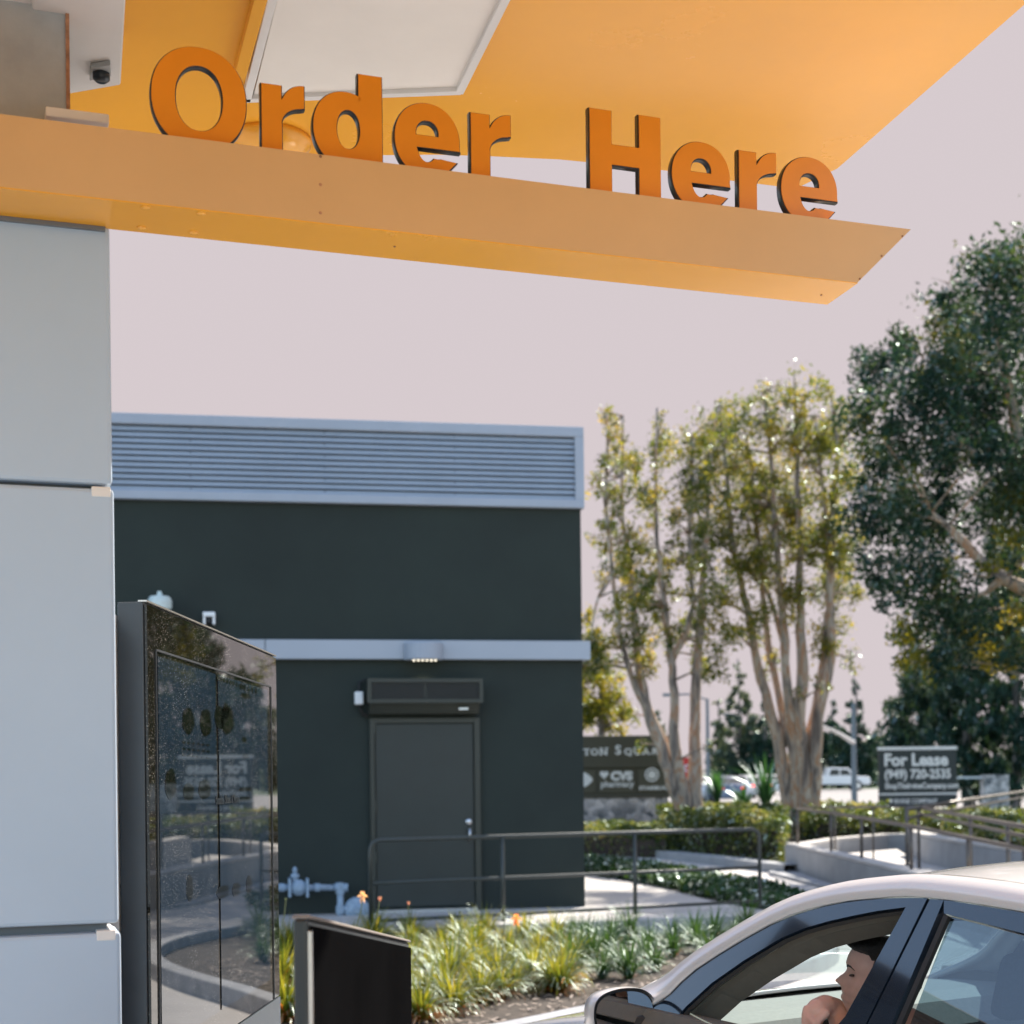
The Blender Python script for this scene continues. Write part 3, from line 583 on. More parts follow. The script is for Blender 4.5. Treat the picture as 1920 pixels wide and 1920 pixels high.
sB = [([(1492, 1585), (1472, 1470), (1455, 1370), (1435, 1300), (1415, 1220), (1395, 1120), (1370, 1000), (1360, 850), (1350, 760)], 14, 2),
      ([(1502, 1585), (1490, 1450), (1480, 1330), (1470, 1200), (1460, 1080), (1450, 950), (1440, 800), (1430, 735)], 13, 2),
      ([(1512, 1580), (1505, 1450), (1500, 1350), (1505, 1250), (1500, 1150), (1498, 1000), (1495, 850), (1490, 705)], 16, 2),
      ([(1522, 1580), (1528, 1460), (1532, 1350), (1560, 1230), (1555, 1120), (1560, 1000), (1570, 850), (1560, 740)], 15, 2),
      ([(1505, 1420), (1540, 1280), (1548, 1180), (1560, 1080), (1545, 950), (1530, 780)], 9, 2.5),
      ([(1480, 1400), (1450, 1260), (1430, 1130), (1420, 980), (1400, 820)], 8, 2.5), ([(1470, 1210), (1440, 1110), (1390, 1050)], 6, 2)]
cB = [(1370, 860, 50), (1382, 960, 50), (1400, 1050, 48, 1.2), (1412, 1150, 40), (1380, 780, 34, .8), (1430, 800, 48, .8), (1450, 900, 50), (1460, 1000, 48), (1490, 745, 44, .7), (1500, 825, 54, .9), (1510, 925, 54), (1520, 1020, 50), (1560, 790, 42, .8), (1570, 890, 44), (1575, 1000, 42), (1562, 1100, 44), (1500, 1125, 40), (1455, 1230, 24, .8), (1540, 1200, 30), (1575, 1175, 34, .8), (1594, 1235, 24, .5), (1350, 930, 30), (1430, 1260, 16), (1455, 1110, 34), (1530, 730, 30, .5), (1540, 1290, 16, .6), (1600, 1120, 28, .7), (1430, 740, 22, .4), (1490, 1300, 14, .5)]
tree('paperbark_tree', 'tall pale multi-stemmed tree with open olive crown rising by the ramp wall', 32.5, sB, cB, (1512, 1585), M['lfA'], M['bark'], .10, .036, .58, auto=130)
sC = [([(2090, 1640), (2060, 1400), (2010, 1220), (1975, 1090), (1945, 960), (1900, 870), (1840, 832)], 30, 6), ([(2000, 1180), (1930, 1110), (1880, 1085), (1830, 1045), (1790, 1000), (1745, 960)], 18, 4), ([(1880, 1085), (1850, 1110), (1820, 1120)], 8, 3), ([(1950, 970), (1925, 900), (1905, 800), (1880, 680), (1850, 560)], 16, 4), ([(1900, 870), (1830, 850), (1760, 800), (1700, 760)], 12, 4), ([(1985, 1100), (2040, 900), (2060, 700)], 24, 8)]
cC = [(1640, 700, 50, .8), (1628, 790, 50), (1650, 880, 62), (1645, 980, 60), (1640, 1060, 40, .9), (1690, 660, 45, .7), (1745, 690, 60), (1775, 590, 55, .7), (1740, 780, 72), (1770, 880, 64, .9), (1750, 990, 80, 1.1), (1725, 1090, 60), (1712, 1190, 42, .9), (1700, 1240, 24, .6), (1790, 1150, 70, 1.1), (1870, 1190, 62), (1780, 1235, 34), (1855, 540, 70, .8), (1840, 640, 80, .9), (1870, 750, 80, .9), (1905, 860, 55, .7), (1870, 960, 70, .9), (1900, 1060, 50, .8), (1910, 500, 50, .8), (1960, 600, 130, .7), (2040, 780, 130, .6), (2050, 1000, 120, .6), (1990, 1190, 80, .8), (1780, 530, 30, .6), (1620, 670, 22, .5), (1690, 830, 40, .9), (1690, 960, 40), (1900, 900, 60), (1920, 820, 50), (1850, 850, 40), (1915, 960, 50), (1800, 700, 60), (1665, 1110, 25, .8), (1820, 790, 50), (1930, 1230, 50)]
tree('ficus_tree', 'large dark broad-leaved tree overhanging the ramp from the right', 26, sC, cC, (2090, 1640), M['lfC'], M['bark'], .11, .046, 1.15, spread=2.2, extra=(M['lfY'], [(1705, 1235, 30, .8), (1690, 1190, 24, .6), (1760, 1245, 34, .8), (1830, 1225, 34, .7), (1880, 1235, 40, .8), (1900, 1150, 34, .6), (1860, 1060, 26, .5), (1900, 1000, 30, .6), (1745, 700, 30, .3), (1790, 1180, 30, .4), (1720, 1150, 24, .4), (1700, 880, 26, .3), (1905, 930, 24, .5)]))
sY = [([(1120, 1560), (1125, 1400), (1130, 1300), (1120, 1200)], 9, 4)]
cY = [(1110, 1200, 26), (1125, 1260, 40), (1140, 1330, 38), (1110, 1330, 36), (1170, 1350, 26, .7), (1060, 1260, 60), (1075, 1340, 50), (1150, 1290, 24, .7), (1100, 1160, 18, .6)]
tree('tree', 'yellow green tree behind the monument sign at the corner of the dark building', 44, sY, cY, (1120, 1560), M['lfY'], M['barkd'], .14, .065, 1.1)
def conifer(label, Y, px, topy, basey, wpx_, leaf, L_=.45, W_=.17, dens=.5, name='conifer_tree', group='distant conifers beyond the road'):
    cl = []; n = 9
    for i in range(n):
        t = (i + .4) / n; y = topy + (basey - topy) * t; wd = wpx_ * (.12 + .88 * min(1, t * 1.35)) * random.uniform(.75, 1.1)
        m_ = 1 if t < .2 else 2 if t < .5 else 3
        for j in range(m_): cl.append((px + (j - (m_ - 1) / 2) * wd * .62 + random.uniform(-4, 4), y + random.uniform(-6, 6), max(5, wd * (.42 if m_ > 1 else .5)), 1))
    return tree(name, label, Y, [([(px, basey + 20), (px + 2, (topy + basey) / 2), (px, topy)], 4, 1)], cl, (px, basey + 20), leaf, M['barkd'], L_, W_, dens * 4.2, group, spread=1.5, twigs=False)
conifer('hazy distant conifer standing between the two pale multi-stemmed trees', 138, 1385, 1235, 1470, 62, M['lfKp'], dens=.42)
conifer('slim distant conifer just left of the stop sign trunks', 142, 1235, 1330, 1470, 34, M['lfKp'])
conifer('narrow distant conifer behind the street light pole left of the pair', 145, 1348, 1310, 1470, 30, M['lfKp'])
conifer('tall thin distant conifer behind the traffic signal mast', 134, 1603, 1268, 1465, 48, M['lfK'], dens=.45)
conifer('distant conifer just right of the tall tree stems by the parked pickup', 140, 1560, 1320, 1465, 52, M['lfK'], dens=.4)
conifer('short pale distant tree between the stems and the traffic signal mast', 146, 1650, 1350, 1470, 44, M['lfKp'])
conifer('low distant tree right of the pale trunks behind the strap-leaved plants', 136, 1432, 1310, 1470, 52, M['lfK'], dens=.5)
def bigdark(label, Y, px, topy, basey, wd, dens=1.0):
    cl = []
    n = 13
    for i in range(n):
        for j in range(-2, 3):
            t = i / (n - 1); half = wd * (.45 + .55 * min(1, t * 1.8))
            cl.append((px + j * half * .42 + random.uniform(-12, 12), topy + (basey - topy) * t + random.uniform(-12, 12), wd * random.uniform(.22, .34), random.uniform(.7, 1.1)))
    return tree('cypress_tree', label, Y, [([(px, basey + 30), (px, (topy + basey) / 2), (px, topy)], 9, 2)], cl, (px, basey + 30), M['lfK'], M['barkd'], .3, .10, dens, 'dark evergreen trees behind the lease sign', spread=2.5, twigs=False, updir=(0, 0, -1.1))
bigdark('rounded dark evergreen standing directly above the lease sign', 62, 1742, 1270, 1450, 84)
bigdark('dark evergreen rising right of the lease sign behind the broad-leaved tree', 58, 1815, 1150, 1470, 80)
bigdark('tall dark evergreen at the right edge of the picture', 56, 1905, 1020, 1470, 95)
bigdark('dark evergreen beyond the right edge reflected in the menu board', 56, 2040, 1000, 1480, 100)
bigdark('second dark evergreen beyond the right edge, farthest right of the row', 60, 2190, 1050, 1480, 100)
# distant tree line so that the horizon is never bare
pts = []
for i in range(90):
    x = -170 + i * 4.2 + random.uniform(-2, 2)
    if 22 < x < 27: continue
    h = random.uniform(1.2, 2.6); pts.append(clump((x, 185 + random.uniform(-6, 6), h), (4, 3, h), 900))
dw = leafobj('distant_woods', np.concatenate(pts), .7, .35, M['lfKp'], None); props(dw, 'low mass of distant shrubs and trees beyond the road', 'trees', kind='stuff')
# ================================================================== HEDGES, GROUND COVER
def hedge(name, foot, h, n, label, leaf=M['lfH'], L_=.085, W_=.045, group='clipped hedges around the ramp', kind=None, cat='hedge', zb=0):
    foot = [Vector((p[0], p[1])) for p in foot]; c = sum(foot, Vector((0, 0))) / len(foot)
    base = thing(name, (c.x, c.y, 0), label, cat, group) if not kind else None
    fx = np.array([[p.x, p.y] for p in foot]); lo_, hi_ = fx.min(0), fx.max(0); pt = []
    m_ = 0
    while m_ < n:
        q = rng.random((n * 2, 2)) * (hi_ - lo_) + lo_; ins = np.zeros(len(q), bool); j = len(fx) - 1
        for i in range(len(fx)):
            xi, yi = fx[i]; xj, yj = fx[j]
            cnd = ((yi > q[:, 1]) != (yj > q[:, 1])) & (q[:, 0] < (xj - xi) * (q[:, 1] - yi) / (yj - yi + 1e-12) + xi); ins ^= cnd; j = i
        q = q[ins]; m_ += len(q); pt.append(q)
    q = np.concatenate(pt)[:n]
    top = h * (.88 + .12 * np.sin(q[:, 0] * 3.1 + 1) * np.cos(q[:, 1] * 2.3) + .07 * np.sin(q[:, 0] * 9) * np.sin(q[:, 1] * 8))
    z = top * (1 - (rng.random(len(q)) ** 2.2) * .95) + rng.normal(size=len(q)) * .02
    cen = np.column_stack([q + rng.normal(size=q.shape) * .05, z + zb])
    o = leafobj(name if kind else 'foliage', cen, L_, W_, leaf, base)
    core = MB(); hh = h * .62; core.prism([(c.x + (p.x - c.x) * .88, c.y + (p.y - c.y) * .88, zb) for p in foot], (0, 0, hh))
    if base: obj('branches', core, M['soil'], base)
    else: props(o, label, cat, kind='stuff')
    return base or o
hedge('hedge', [P2(1080, 1604), P2(1275, 1612), (3.1, 33.5), (.2, 33.5), (-1.5, 31)], .62, 30000, 'dark clipped hedge under the stone base of the monument sign')
hedge('hedge', [P2(1282, 1614), P2(1472, 1628), (5.6, 30.5), (5.2, 35.5), (3.3, 34)], .98, 40000, 'sunlit pale flowering hedge between the two multi-stemmed trees')
hedge('hedge', [(6.0, 30.2), (7.9, 29.8), (8.4, 35), (6.2, 35.5)], .95, 22000, 'flowering hedge left of the lease sign posts behind the ramp')
hedge('hedge', [(8.25, 29.8), (10.2, 28.5), (10.6, 34), (8.6, 34.5)], .8, 20000, 'rounded hedge under the right half of the lease sign')
hedge('hedge', [(w4[0].x + .6, w4[0].y + .1), (w4[1].x + .6, w4[1].y), (w4[2].x + .6, w4[2].y), (w4[3].x + .7, w4[3].y), (w4[4].x + .8, w4[4].y), (12, 20), (11, 27), (9, 28)], 1.0, 60000, 'long flowering hedge behind the right hand ramp wall')
hedge('ground_cover', [P2(1099, 1641), P2(1180, 1652), P2(1250, 1666), P2(1353, 1692), P2(1440, 1708), P2(1500, 1692), P2(1400, 1668), P2(1300, 1648), P2(1180, 1628), P2(1099, 1618)], .16, 26000, 'strip of glossy dark green ground cover between walkway and path', M['lfG'], .1, .06, kind='stuff', cat='ground cover')
# ================================================================== STRAP-LEAVED PLANTS
def straps(mb, c, n, L0, sp, wd, zup=1.0, segn=4):
    for _ in range(n):
        a = random.uniform(0, 6.283); d = Vector((math.cos(a), math.sin(a), 0)); l = L0 * random.uniform(.6, 1.1); lean = random.uniform(.12, 1) * sp; w0 = wd * random.uniform(.7, 1.2)
        side = Vector((-d.y, d.x, 0)); side = (side + Vector((0, 0, random.uniform(-.5, .5)))).normalized(); p = Vector(c) + d * random.uniform(0, .04); rows = []; th = math.pi / 2 - lean * .25
        for i in range(segn + 1):
            t = i / segn; ww = w0 * (1 - t ** 2.2) * .5 + .0006; rows.append([p - side * ww, p + side * ww])
            th -= lean * (.55 + 1.1 * t) / segn * 1.35; p = p + (d * math.cos(th) + Vector((0, 0, zup)) * math.sin(th)) * (l / segn)
        mb.grid(rows)
def lily_proto(n, L0, m1, dead):
    r = thing('daylily', (0, 0, 0), 'daylily clump of arching green leaves in the planter bed', 'plant', 'daylilies in the planter bed')
    mb = MB(); straps(mb, (0, 0, 0), n, L0, 1.8, .011, segn=6); obj('leaves', mb, m1, r, world=False, smooth=True)
    if dead:
        mb = MB(); straps(mb, (0, 0, 0), dead, L0 * .8, 2.3, .012, .6, segn=5); obj('dead_leaves', mb, M['dead'], r, world=False, smooth=True)
    return r
protos = [lily_proto(230, .42, M['lily'], 70), lily_proto(210, .37, M['lily'], 120), lily_proto(150, .42, M['lily_shaded'], 8), lily_proto(130, .36, M['lily_shaded'], 5)]
used = [False] * 4
def place_lily(k, x, y, s, label=None):
    r = protos[k]
    if used[k]:
        c = r.copy(); COL.objects.link(c)
        for ch in list(r.children): q = ch.copy(); COL.objects.link(q); q.parent = c
        r = c
    used[k] = True; r.location = (x, y, .05); r.rotation_euler = (0, 0, random.uniform(0, 6.28)); r.scale = (s,) * 3
    if label: r['label'] = label
    return r
def inside_bed(x, y):
    ky = np.interp(x, [p[0] for p in kp[:9]], [p[1] for p in kp[:9]]); sy = np.interp(x, [p[0] for p in sl_front], [p[1] for p in sl_front])
    return ky + .45 < y < sy - .45 and x < 2.45
place_lily(0, *P2(845, 1862, .05), 1.25, 'largest daylily clump at the front of the bed with dry orange lower leaves')
place_lily(0, *P2(1000, 1848, .05), .95, 'yellow green daylily clump near the kerb, right of the largest one')
place_lily(1, *P2(790, 1915, .05), 1.0, 'sunlit daylily clump just right of the black terminal')
place_lily(1, *P2(535, 1915, .05), 1.2, 'daylily clump seen between the menu board and the black terminal, nearest')
place_lily(0, *P2(530, 1850, .05), 1.2, 'daylily clump seen between the menu board and the black terminal, farther back')
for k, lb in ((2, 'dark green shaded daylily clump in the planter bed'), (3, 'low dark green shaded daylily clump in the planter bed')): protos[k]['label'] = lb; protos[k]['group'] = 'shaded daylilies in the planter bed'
spots = [(545, 1800), (600, 1790), (700, 1790), (770, 1790), (830, 1800), (895, 1795), (950, 1800), (740, 1830), (800, 1840), (905, 1830), (1010, 1800), (690, 1850), (870, 1780), (1060, 1840), (930, 1845), (640, 1830), (985, 1775), (1040, 1780), (770, 1770), (850, 1768), (910, 1768), (700, 1772), (520, 1780), (480, 1800), (420, 1850), (760, 1875), (720, 1900), (1020, 1822), (960, 1822), (880, 1815), (820, 1815), (775, 1812), (800, 1880), (880, 1862), (900, 1880), (850, 1900), (940, 1870), (965, 1860), (830, 1885), (1035, 1858), (760, 1840)]
spots += [(1050, 1862), (1000, 1838), (890, 1848), (1075, 1812), (655, 1800), (845, 1835)]
for i, (px, py) in enumerate(spots):
    x, y = P2(px, py, .05); place_lily(random.choice((0, 1)), x, y, random.uniform(.8, 1.1))
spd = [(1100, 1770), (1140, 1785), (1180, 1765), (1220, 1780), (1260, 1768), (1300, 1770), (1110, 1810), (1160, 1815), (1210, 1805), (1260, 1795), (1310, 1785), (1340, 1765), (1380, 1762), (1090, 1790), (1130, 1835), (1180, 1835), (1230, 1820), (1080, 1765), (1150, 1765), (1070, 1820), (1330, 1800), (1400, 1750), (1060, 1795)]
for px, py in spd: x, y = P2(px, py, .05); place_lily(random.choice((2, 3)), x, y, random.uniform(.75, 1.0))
for x, y in ((-3.2, 10.5), (-4.2, 9.8), (-3.8, 11.6), (-2.6, 11.8), (-5, 11), (-2.5, 9.4)): place_lily(1, x, y, 1)
for k in (0, 1): protos[k]  # labels of the plain ones stay shared with the group
def flower(px, py, basepx, basepy, Y, pet, label, size=.055, open_=True):
    c = at(px, py, Y); b = at(basepx, basepy, Y); r = thing('daylily_flower', (b.x, b.y, b.z - .25), label, 'flower')
    mb = MB(); mb.tube([b - Vector((0, 0, .25)), b, c.lerp(b, .4) + Vector((.01, 0, 0)), c], [.005, .005, .004, .004], 5); obj('stem', mb, M['stem'], r)
    mb = MB()
    for k in range(6):
        a = k * math.pi / 3; d = Vector((math.cos(a) * .6, -.4 if open_ else -.1, math.sin(a))).normalized() if open_ else Vector((math.cos(a) * .25, math.sin(a) * .2, 1)).normalized()
        s_ = d.cross(Vector((.3, 1, .2))).normalized() * size * .3; q = c + d * size * .25
        mb.grid([[c - s_ * .2, c + s_ * .2], [q + d * size * .4 - s_, q + d * size * .4 + s_], [q + d * size * .85 - s_ * .7, q + d * size * .85 + s_ * .7], [q + d * size * 1.2 + Vector((0, .01, -.012)) - s_ * .1, q + d * size * 1.2 + Vector((0, .01, -.012)) + s_ * .1]])
    obj('petals', mb, pet, r, smooth=True)
flower(680, 1679, 668, 1740, 10.6, M['petalp'], 'peach daylily bloom on a stem in front of the gas regulator', .032)
flower(968, 1722, 962, 1790, 11.2, M['petal'], 'red orange daylily bloom in front of the railing post', .036)
flower(766, 1697, 760, 1750, 11, M['petalp'], 'small closed bloom in front of the door threshold', .025, False)
flower(536, 1690, 522, 1760, 10.2, M['stem'], 'dry seed stalk beside the menu board below the gas valve', .022, False)
flower(712, 1690, 695, 1745, 10.2, M['petalp'], 'forked pale bud stalk between the gas regulator and the door', .03, False)
flower(945, 1704, 942, 1760, 11.5, M['stem'], 'green bud stalk in front of the left railing post', .025, False)
flower(862, 1714, 860, 1770, 11, M['stem'], 'thin green bud stalk in front of the right door jamb', .02, False)
# wood chips
mb = MB(); cnt = 0
while cnt < 1500:
    x = random.uniform(-3, 2.3); y = random.uniform(8, 13.2)
    if not inside_bed(x, y): continue
    cnt += 1; a = random.uniform(0, 3.14); d = Vector((math.cos(a), math.sin(a), random.uniform(-.3, .3))) * random.uniform(.012, .03); e = Vector((-math.sin(a), math.cos(a), 0)) * random.uniform(.006, .014); c = Vector((x, y, .058 + random.uniform(0, .02)))
    mb.add([c - d - e, c + d - e, c + d + e, c - d + e], [(0, 1, 2, 3)])
o = obj('wood_chips', mb, M['chips']); props(o, 'scattered pale wood chip mulch on the planter soil', 'mulch', kind='stuff')
# strap plants far behind hedge
for i, (px, py, hh, lb) in enumerate(((1345, 1500, .9, 'spiky strap-leaved plant between the trunks in front of the far cars'), (1435, 1515, 1.5, 'taller strap-leaved plant right of the far cars beside the trunks'), (1395, 1520, .8, 'low strap-leaved plant between its two neighbours'))):
    p = at(px, py, 37); r = thing('strap_plant', (p.x, p.y, 0), lb, 'plant', 'strap-leaved plants behind the hedge'); mb = MB(); straps(mb, (p.x, p.y, p.z - .1), 60, hh, .8, .07); obj('leaves', mb, M['yucca'], r, smooth=True)
# ================================================================== MONUMENT SIGN
Ym = 35; pL = at(1040, 1500, Ym); k = Ym / F
FM = frame((at(1095, 1500, Ym).x, Ym, 0), (1, 0, 0), (0, -1, 0))
zz = lambda py: at(1180, py, Ym).z
xx = lambda px: at(px, 1450, Ym).x - FM.o.x
T = thing('monument_sign', (FM.o.x + .5, Ym, 0), 'olive brown shopping centre sign with pale letters on a stone base', 'sign')
mb = MB(); mb.box(FM, xx(1030), xx(1252), -.6, .02, .0, zz(1496)); obj('base', mb, M['stone'], T)
mb = MB(); mb.box(FM, xx(1035), xx(1262), -.5, 0, zz(1496) + .003, zz(1379)); mb.box(FM, xx(1035), xx(1262), 0, .05, zz(1440), zz(1379)); mb.box(FM, xx(1035), xx(1262), 0, .05, zz(1496) + .003, zz(1489)); obj('sign_body', mb, M['olive'], T, bevel=.02)
for a, b in ((1040, 1117), (1121, 1190), (1196, 1258)):
    mb = MB(); mb.box(FM, xx(a), xx(b), 0, .03, zz(1486), zz(1443)); obj('tenant_panel', mb, M['olive2'], T, bevel=.01)
ex = (1, 0, 0); ez = (0, 0, 1)
def mt(s, px, py, size, off=.0, sx=1., al='LEFT'): return text_mesh(s, size, (at(px, py, Ym).x, Ym - .055, zz(py)), ex, ez, M['signtext'], T, off=off, align=al, sx=sx)
mt('T', 1094, 1415, .21, .007, 1.1); mt('O', 1107, 1415, .21, .006, 1.1); mt('N', 1124, 1415, .21, .007, 1.15)
mt('S', 1153, 1414, .30, .007, 1.05); mt('Q', 1170, 1415, .21, .006, 1.1); mt('U', 1188, 1415, .21, .007, 1.1); mt('A', 1204, 1415, .21, .006, 1.15); mt('R', 1222, 1415, .21, .006, 1.1); mt('E', 1238, 1415, .21, .006, 1.1)
for px, py in ((1100, 1414.6), (1127, 1414.6), (1137, 1403), (1190, 1403), (1199, 1403), (1206, 1414.6), (1217, 1414.6), (1127, 1403)):
    q = at(px, py, Ym); obj('serif', MB().box(W, q.x - .045, q.x + .045, Ym - .056, Ym - .052, zz(py), zz(py) + .018), M['signtext'], T)
mt('CVS', 1145, 1462, .27, .018, 1.05); mt('pharmacy', 1126, 1475, .20, .004, 1.0); mt('STARBUCKS', 1198, 1481, .115, .005, 1.35)
ht = []
for i in range(40):
    a = i * 2 * math.pi / 40; ht.append(((16 * math.sin(a) ** 3) * .0062, (13 * math.cos(a) - 5 * math.cos(2 * a) - 2 * math.cos(3 * a) - math.cos(4 * a)) * .0066))
hc = (at(1132.5, 1450, Ym).x, zz(1452)); mb = MB(); mb.prism([(hc[0] + x, Ym - .033, hc[1] + z) for x, z in ht], (0, -.02, 0)); obj('heart', mb, M['signtext'], T)
def disc(c, r0_, r1_, n=28):
    mb = MB(); rows = [[(c[0] + r * math.cos(a), Ym - .034 - .015, c[1] + r * math.sin(a)) for r in (r0_, r1_)] for a in [2 * math.pi * i / n for i in range(n + 1)]]; return mb.grid(rows)
c = (at(1222, 1450, Ym).x, zz(1453)); obj('round_emblem', disc(c, .13, .165), M['signtext'], T); mb = disc(c, .001, .095)
for i in range(3): mb.box(W, c[0] - .1, c[0] + .1, Ym - .053, Ym - .05, c[1] - .07 + i * .05, c[1] - .055 + i * .05)
obj('round_emblem', mb, M['signtext'], T)
c = (at(1094, 1450, Ym).x, zz(1461)); mb = MB(); mb.prism([(c[0] + .19 * math.copysign(abs(math.cos(a)) ** 1.0, math.cos(a)) + .02, Ym - .033, c[1] + .17 * math.sin(a) * (1 - .45 * max(0, math.cos(a)))) for a in [2 * math.pi * i / 30 for i in range(30)]], (0, -.02, 0)); obj('oval_emblem', mb, M['signtext'], T)
# ================================================================== LEASE SIGN
Ys = 38; T = thing('lease_sign', (at(1720, 1500, Ys).x, Ys, 0), 'dark free-standing For Lease board with phone number', 'sign')
zs = lambda py: at(1720, py, Ys).z
x0, x1_ = at(1648, 1460, Ys).x, at(1794, 1460, Ys).x
mb = MB(); mb.box(W, x0, x1_, Ys, Ys + .08, zs(1513), zs(1403)); obj('board', mb, M['black'], T)
mb = MB(); mb.box(W, x0 - .01, x1_ + .01, Ys - .03, Ys + .1, zs(1406), zs(1400)); obj('top_trim', mb, M['signtext'], T)
mb = MB(); mb.box(W, x0, x1_, Ys - .01, Ys, zs(1490), zs(1487)); obj('divider', mb, M['signtext'], T)
for a, b in ((1650, 1668), (1776, 1790)):
    mb = MB(); mb.box(W, at(a, 1500, Ys).x, at(b, 1500, Ys).x, Ys + .01, Ys + .07, 0, zs(1513)); obj('post', mb, M['black'], T)
def lt(s, px, py, size, off, sx): return text_mesh(s, size, (at(px, py, Ys).x, Ys - .012, zs(py)), ex, ez, M['signtext'], T, off=off, sx=sx)
lt('For Lease', 1657, 1435, .43, .016, .96); lt('(949) 720-2535', 1658, 1459, .32, .010, .85); lt('ShopTheIrvineCompany.com', 1659, 1478, .20, .005, .80); lt('IRVINE COMPANY', 1676, 1506, .16, .003, .85)
obj('drop_emblem', MB().lathe((at(1670, 1500, Ys).x, Ys - .012, zs(1501)), (0, 1, 0), [(0, .05), (.01, .05)], 12), M['signtext'], T)
# ================================================================== STOP SIGN, POLES
Yq = 52; c = at(1284, 1440, Yq); T = thing('stop_sign', (c.x, Yq, 0), 'red octagonal stop sign partly hidden between pale trunks', 'sign')
oc = [(c.x + .39 * math.cos(math.pi / 8 + i * math.pi / 4), Yq, c.z + .39 * math.sin(math.pi / 8 + i * math.pi / 4)) for i in range(8)]
mb = MB(); mb.prism(oc, (0, .01, 0)); obj('plate', mb, M['red'], T); mb = MB(); mb.tube([(c.x, Yq + .05, 0), (c.x, Yq + .05, c.z + .3)], .03, 8); obj('post', mb, M['pole'], T)
text_mesh('STOP', .34, (c.x, Yq - .004, c.z - .12), ex, ez, M['whiteflat'], T, off=.01, align='CENTER', sx=.85)
Yp = 80; c = at(1328, 1490, Yp); T = thing('street_light', (c.x, Yp, 0), 'grey street light pole seen between the two pale trees', 'street light')
mb = MB(); mb.tube([(c.x, Yp, 0), (c.x, Yp, at(1327, 1310, Yp).z)], [.13, .08], 8); obj('pole', mb, M['pole'], T)
q = at(1327, 1312, Yp); mb = MB(); mb.tube([q, q + Vector((-1, 0, .3)), q + Vector((-1.8, 0, .3))], .05, 6); obj('arm', mb, M['pole'], T); mb = MB(); mb.box(W, q.x - 2.4, q.x - 1.7, Yp - .15, Yp + .15, q.z + .2, q.z + .36); obj('lamp_head', mb, M['pole'], T)
Yp = 75; c = at(1602, 1500, Yp); T = thing('traffic_signal', (c.x, Yp, 0), 'dark traffic signal pole with a pale mast arm right of the trunks', 'traffic signal')
mb = MB(); mb.tube([(c.x, Yp, 0), (c.x, Yp, at(1602, 1318, Yp).z)], [.16, .1], 8); obj('pole', mb, M['pole'], T)
a = at(1600, 1392, Yp); b = at(1575, 1376, Yp - 6); b2 = at(1540, 1360, Yp - 9); mb = MB(); mb.tube([a, b, b2], [.12, .09, .06], 8); obj('mast_arm', mb, M['mast'], T)
sg = at(1534, 1420, 66); T2 = thing('traffic_signal', (sg.x, sg.y, 0), 'dark traffic signal head on a short post against the right trunk', 'traffic signal')
mb = MB(); mb.box(W, sg.x - .18, sg.x + .18, 66, 66.25, sg.z - .5, sg.z + .5); obj('signal_head', mb, M['black'], T2); mb = MB(); mb.tube([(sg.x, 66.1, 0), (sg.x, 66.1, sg.z - .45)], .06, 8); obj('post', mb, M['pole'], T2)
# far house behind the lease sign
Yh = 152; a, b = at(1612, 1450, Yh), at(1700, 1450, Yh); T = thing('house', ((a.x + b.x) / 2, Yh, 0), 'pale low house with a brown roof beyond the road left of the lease sign', 'house')
mb = MB(); mb.box(W, a.x, b.x, Yh, Yh + 8, 0, at(1640, 1415, Yh).z); obj('wall', mb, M['housewall'], T)
zr = at(1640, 1415, Yh).z; mb = MB(); mb.add([(a.x - .5, Yh - .5, zr), (b.x + .5, Yh - .5, zr), (b.x + .5, Yh + 8.5, zr), (a.x - .5, Yh + 8.5, zr), (a.x + 1, Yh + 4, zr + 1.6), (b.x - 1, Yh + 4, zr + 1.6)], [(0, 1, 5, 4), (1, 2, 5), (2, 3, 4, 5), (3, 0, 4), (0, 3, 2, 1)]); obj('roof', mb, M['roofred'], T)
# low white block wall far right, with lawn
Yb = 50; a = at(1845, 1480, Yb); T = thing('garden_wall', (a.x, Yb, 0), 'pale speckled block pier of a low wall on the lawn at far right', 'wall')
mb = MB(); mb.box(W, at(1846, 1480, Yb).x, at(1892, 1480, Yb).x, Yb, Yb + .5, 0, at(1860, 1453, Yb).z); obj('pier', mb, M['stone'], T)
mb = MB(); mb.box(W, at(1790, 1480, Yb).x, at(1845, 1480, Yb).x, Yb + .1, Yb + .3, at(1820, 1460, Yb).z, at(1820, 1456, Yb).z); obj('rail', mb, M['mast'], T)
sheet('grass', [at(1640, 1500, 44)[:2], at(2300, 1500, 40)[:2], at(2300, 1500, 60)[:2], at(1640, 1500, 60)[:2]], .016, M['lawn'])
# ================================================================== CARS
TH = math.radians(60)
def car_frame(O, th):
    h = Vector((-math.cos(th), math.sin(th), 0)); n_ = Vector((-math.sin(th), -math.cos(th), 0)); f = lambda a, l, z: Vector((O[0], O[1], 0)) + h * a + n_ * l + Vector((0, 0, z)); f.h, f.n, f.O = h, n_, Vector((O[0], O[1], 0)); return f
Bp = at(1740, 1688, 3.74); hh = Vector((-math.cos(TH), math.sin(TH), 0)); nn = Vector((-math.sin(TH), -math.cos(TH), 0)); OC = Bp - nn * .57; KS = .45
FC = car_frame(OC, TH)
def side(px, py, off=0):      # pixel -> (a, l, z) on the inward leaning plane of the side windows
    r = ray(px, py); o = CAM - FC.O; NV = nn + Vector((0, 0, KS)); d = .57 + KS * Bp.z + off; t = (d - o.dot(NV)) / r.dot(NV); P = o + r * t
    return P.dot(hh), P.dot(nn), P.z
def interp(tab, a):
    xs = [t[0] for t in tab]; return float(np.interp(a, xs, [t[1] for t in tab]))
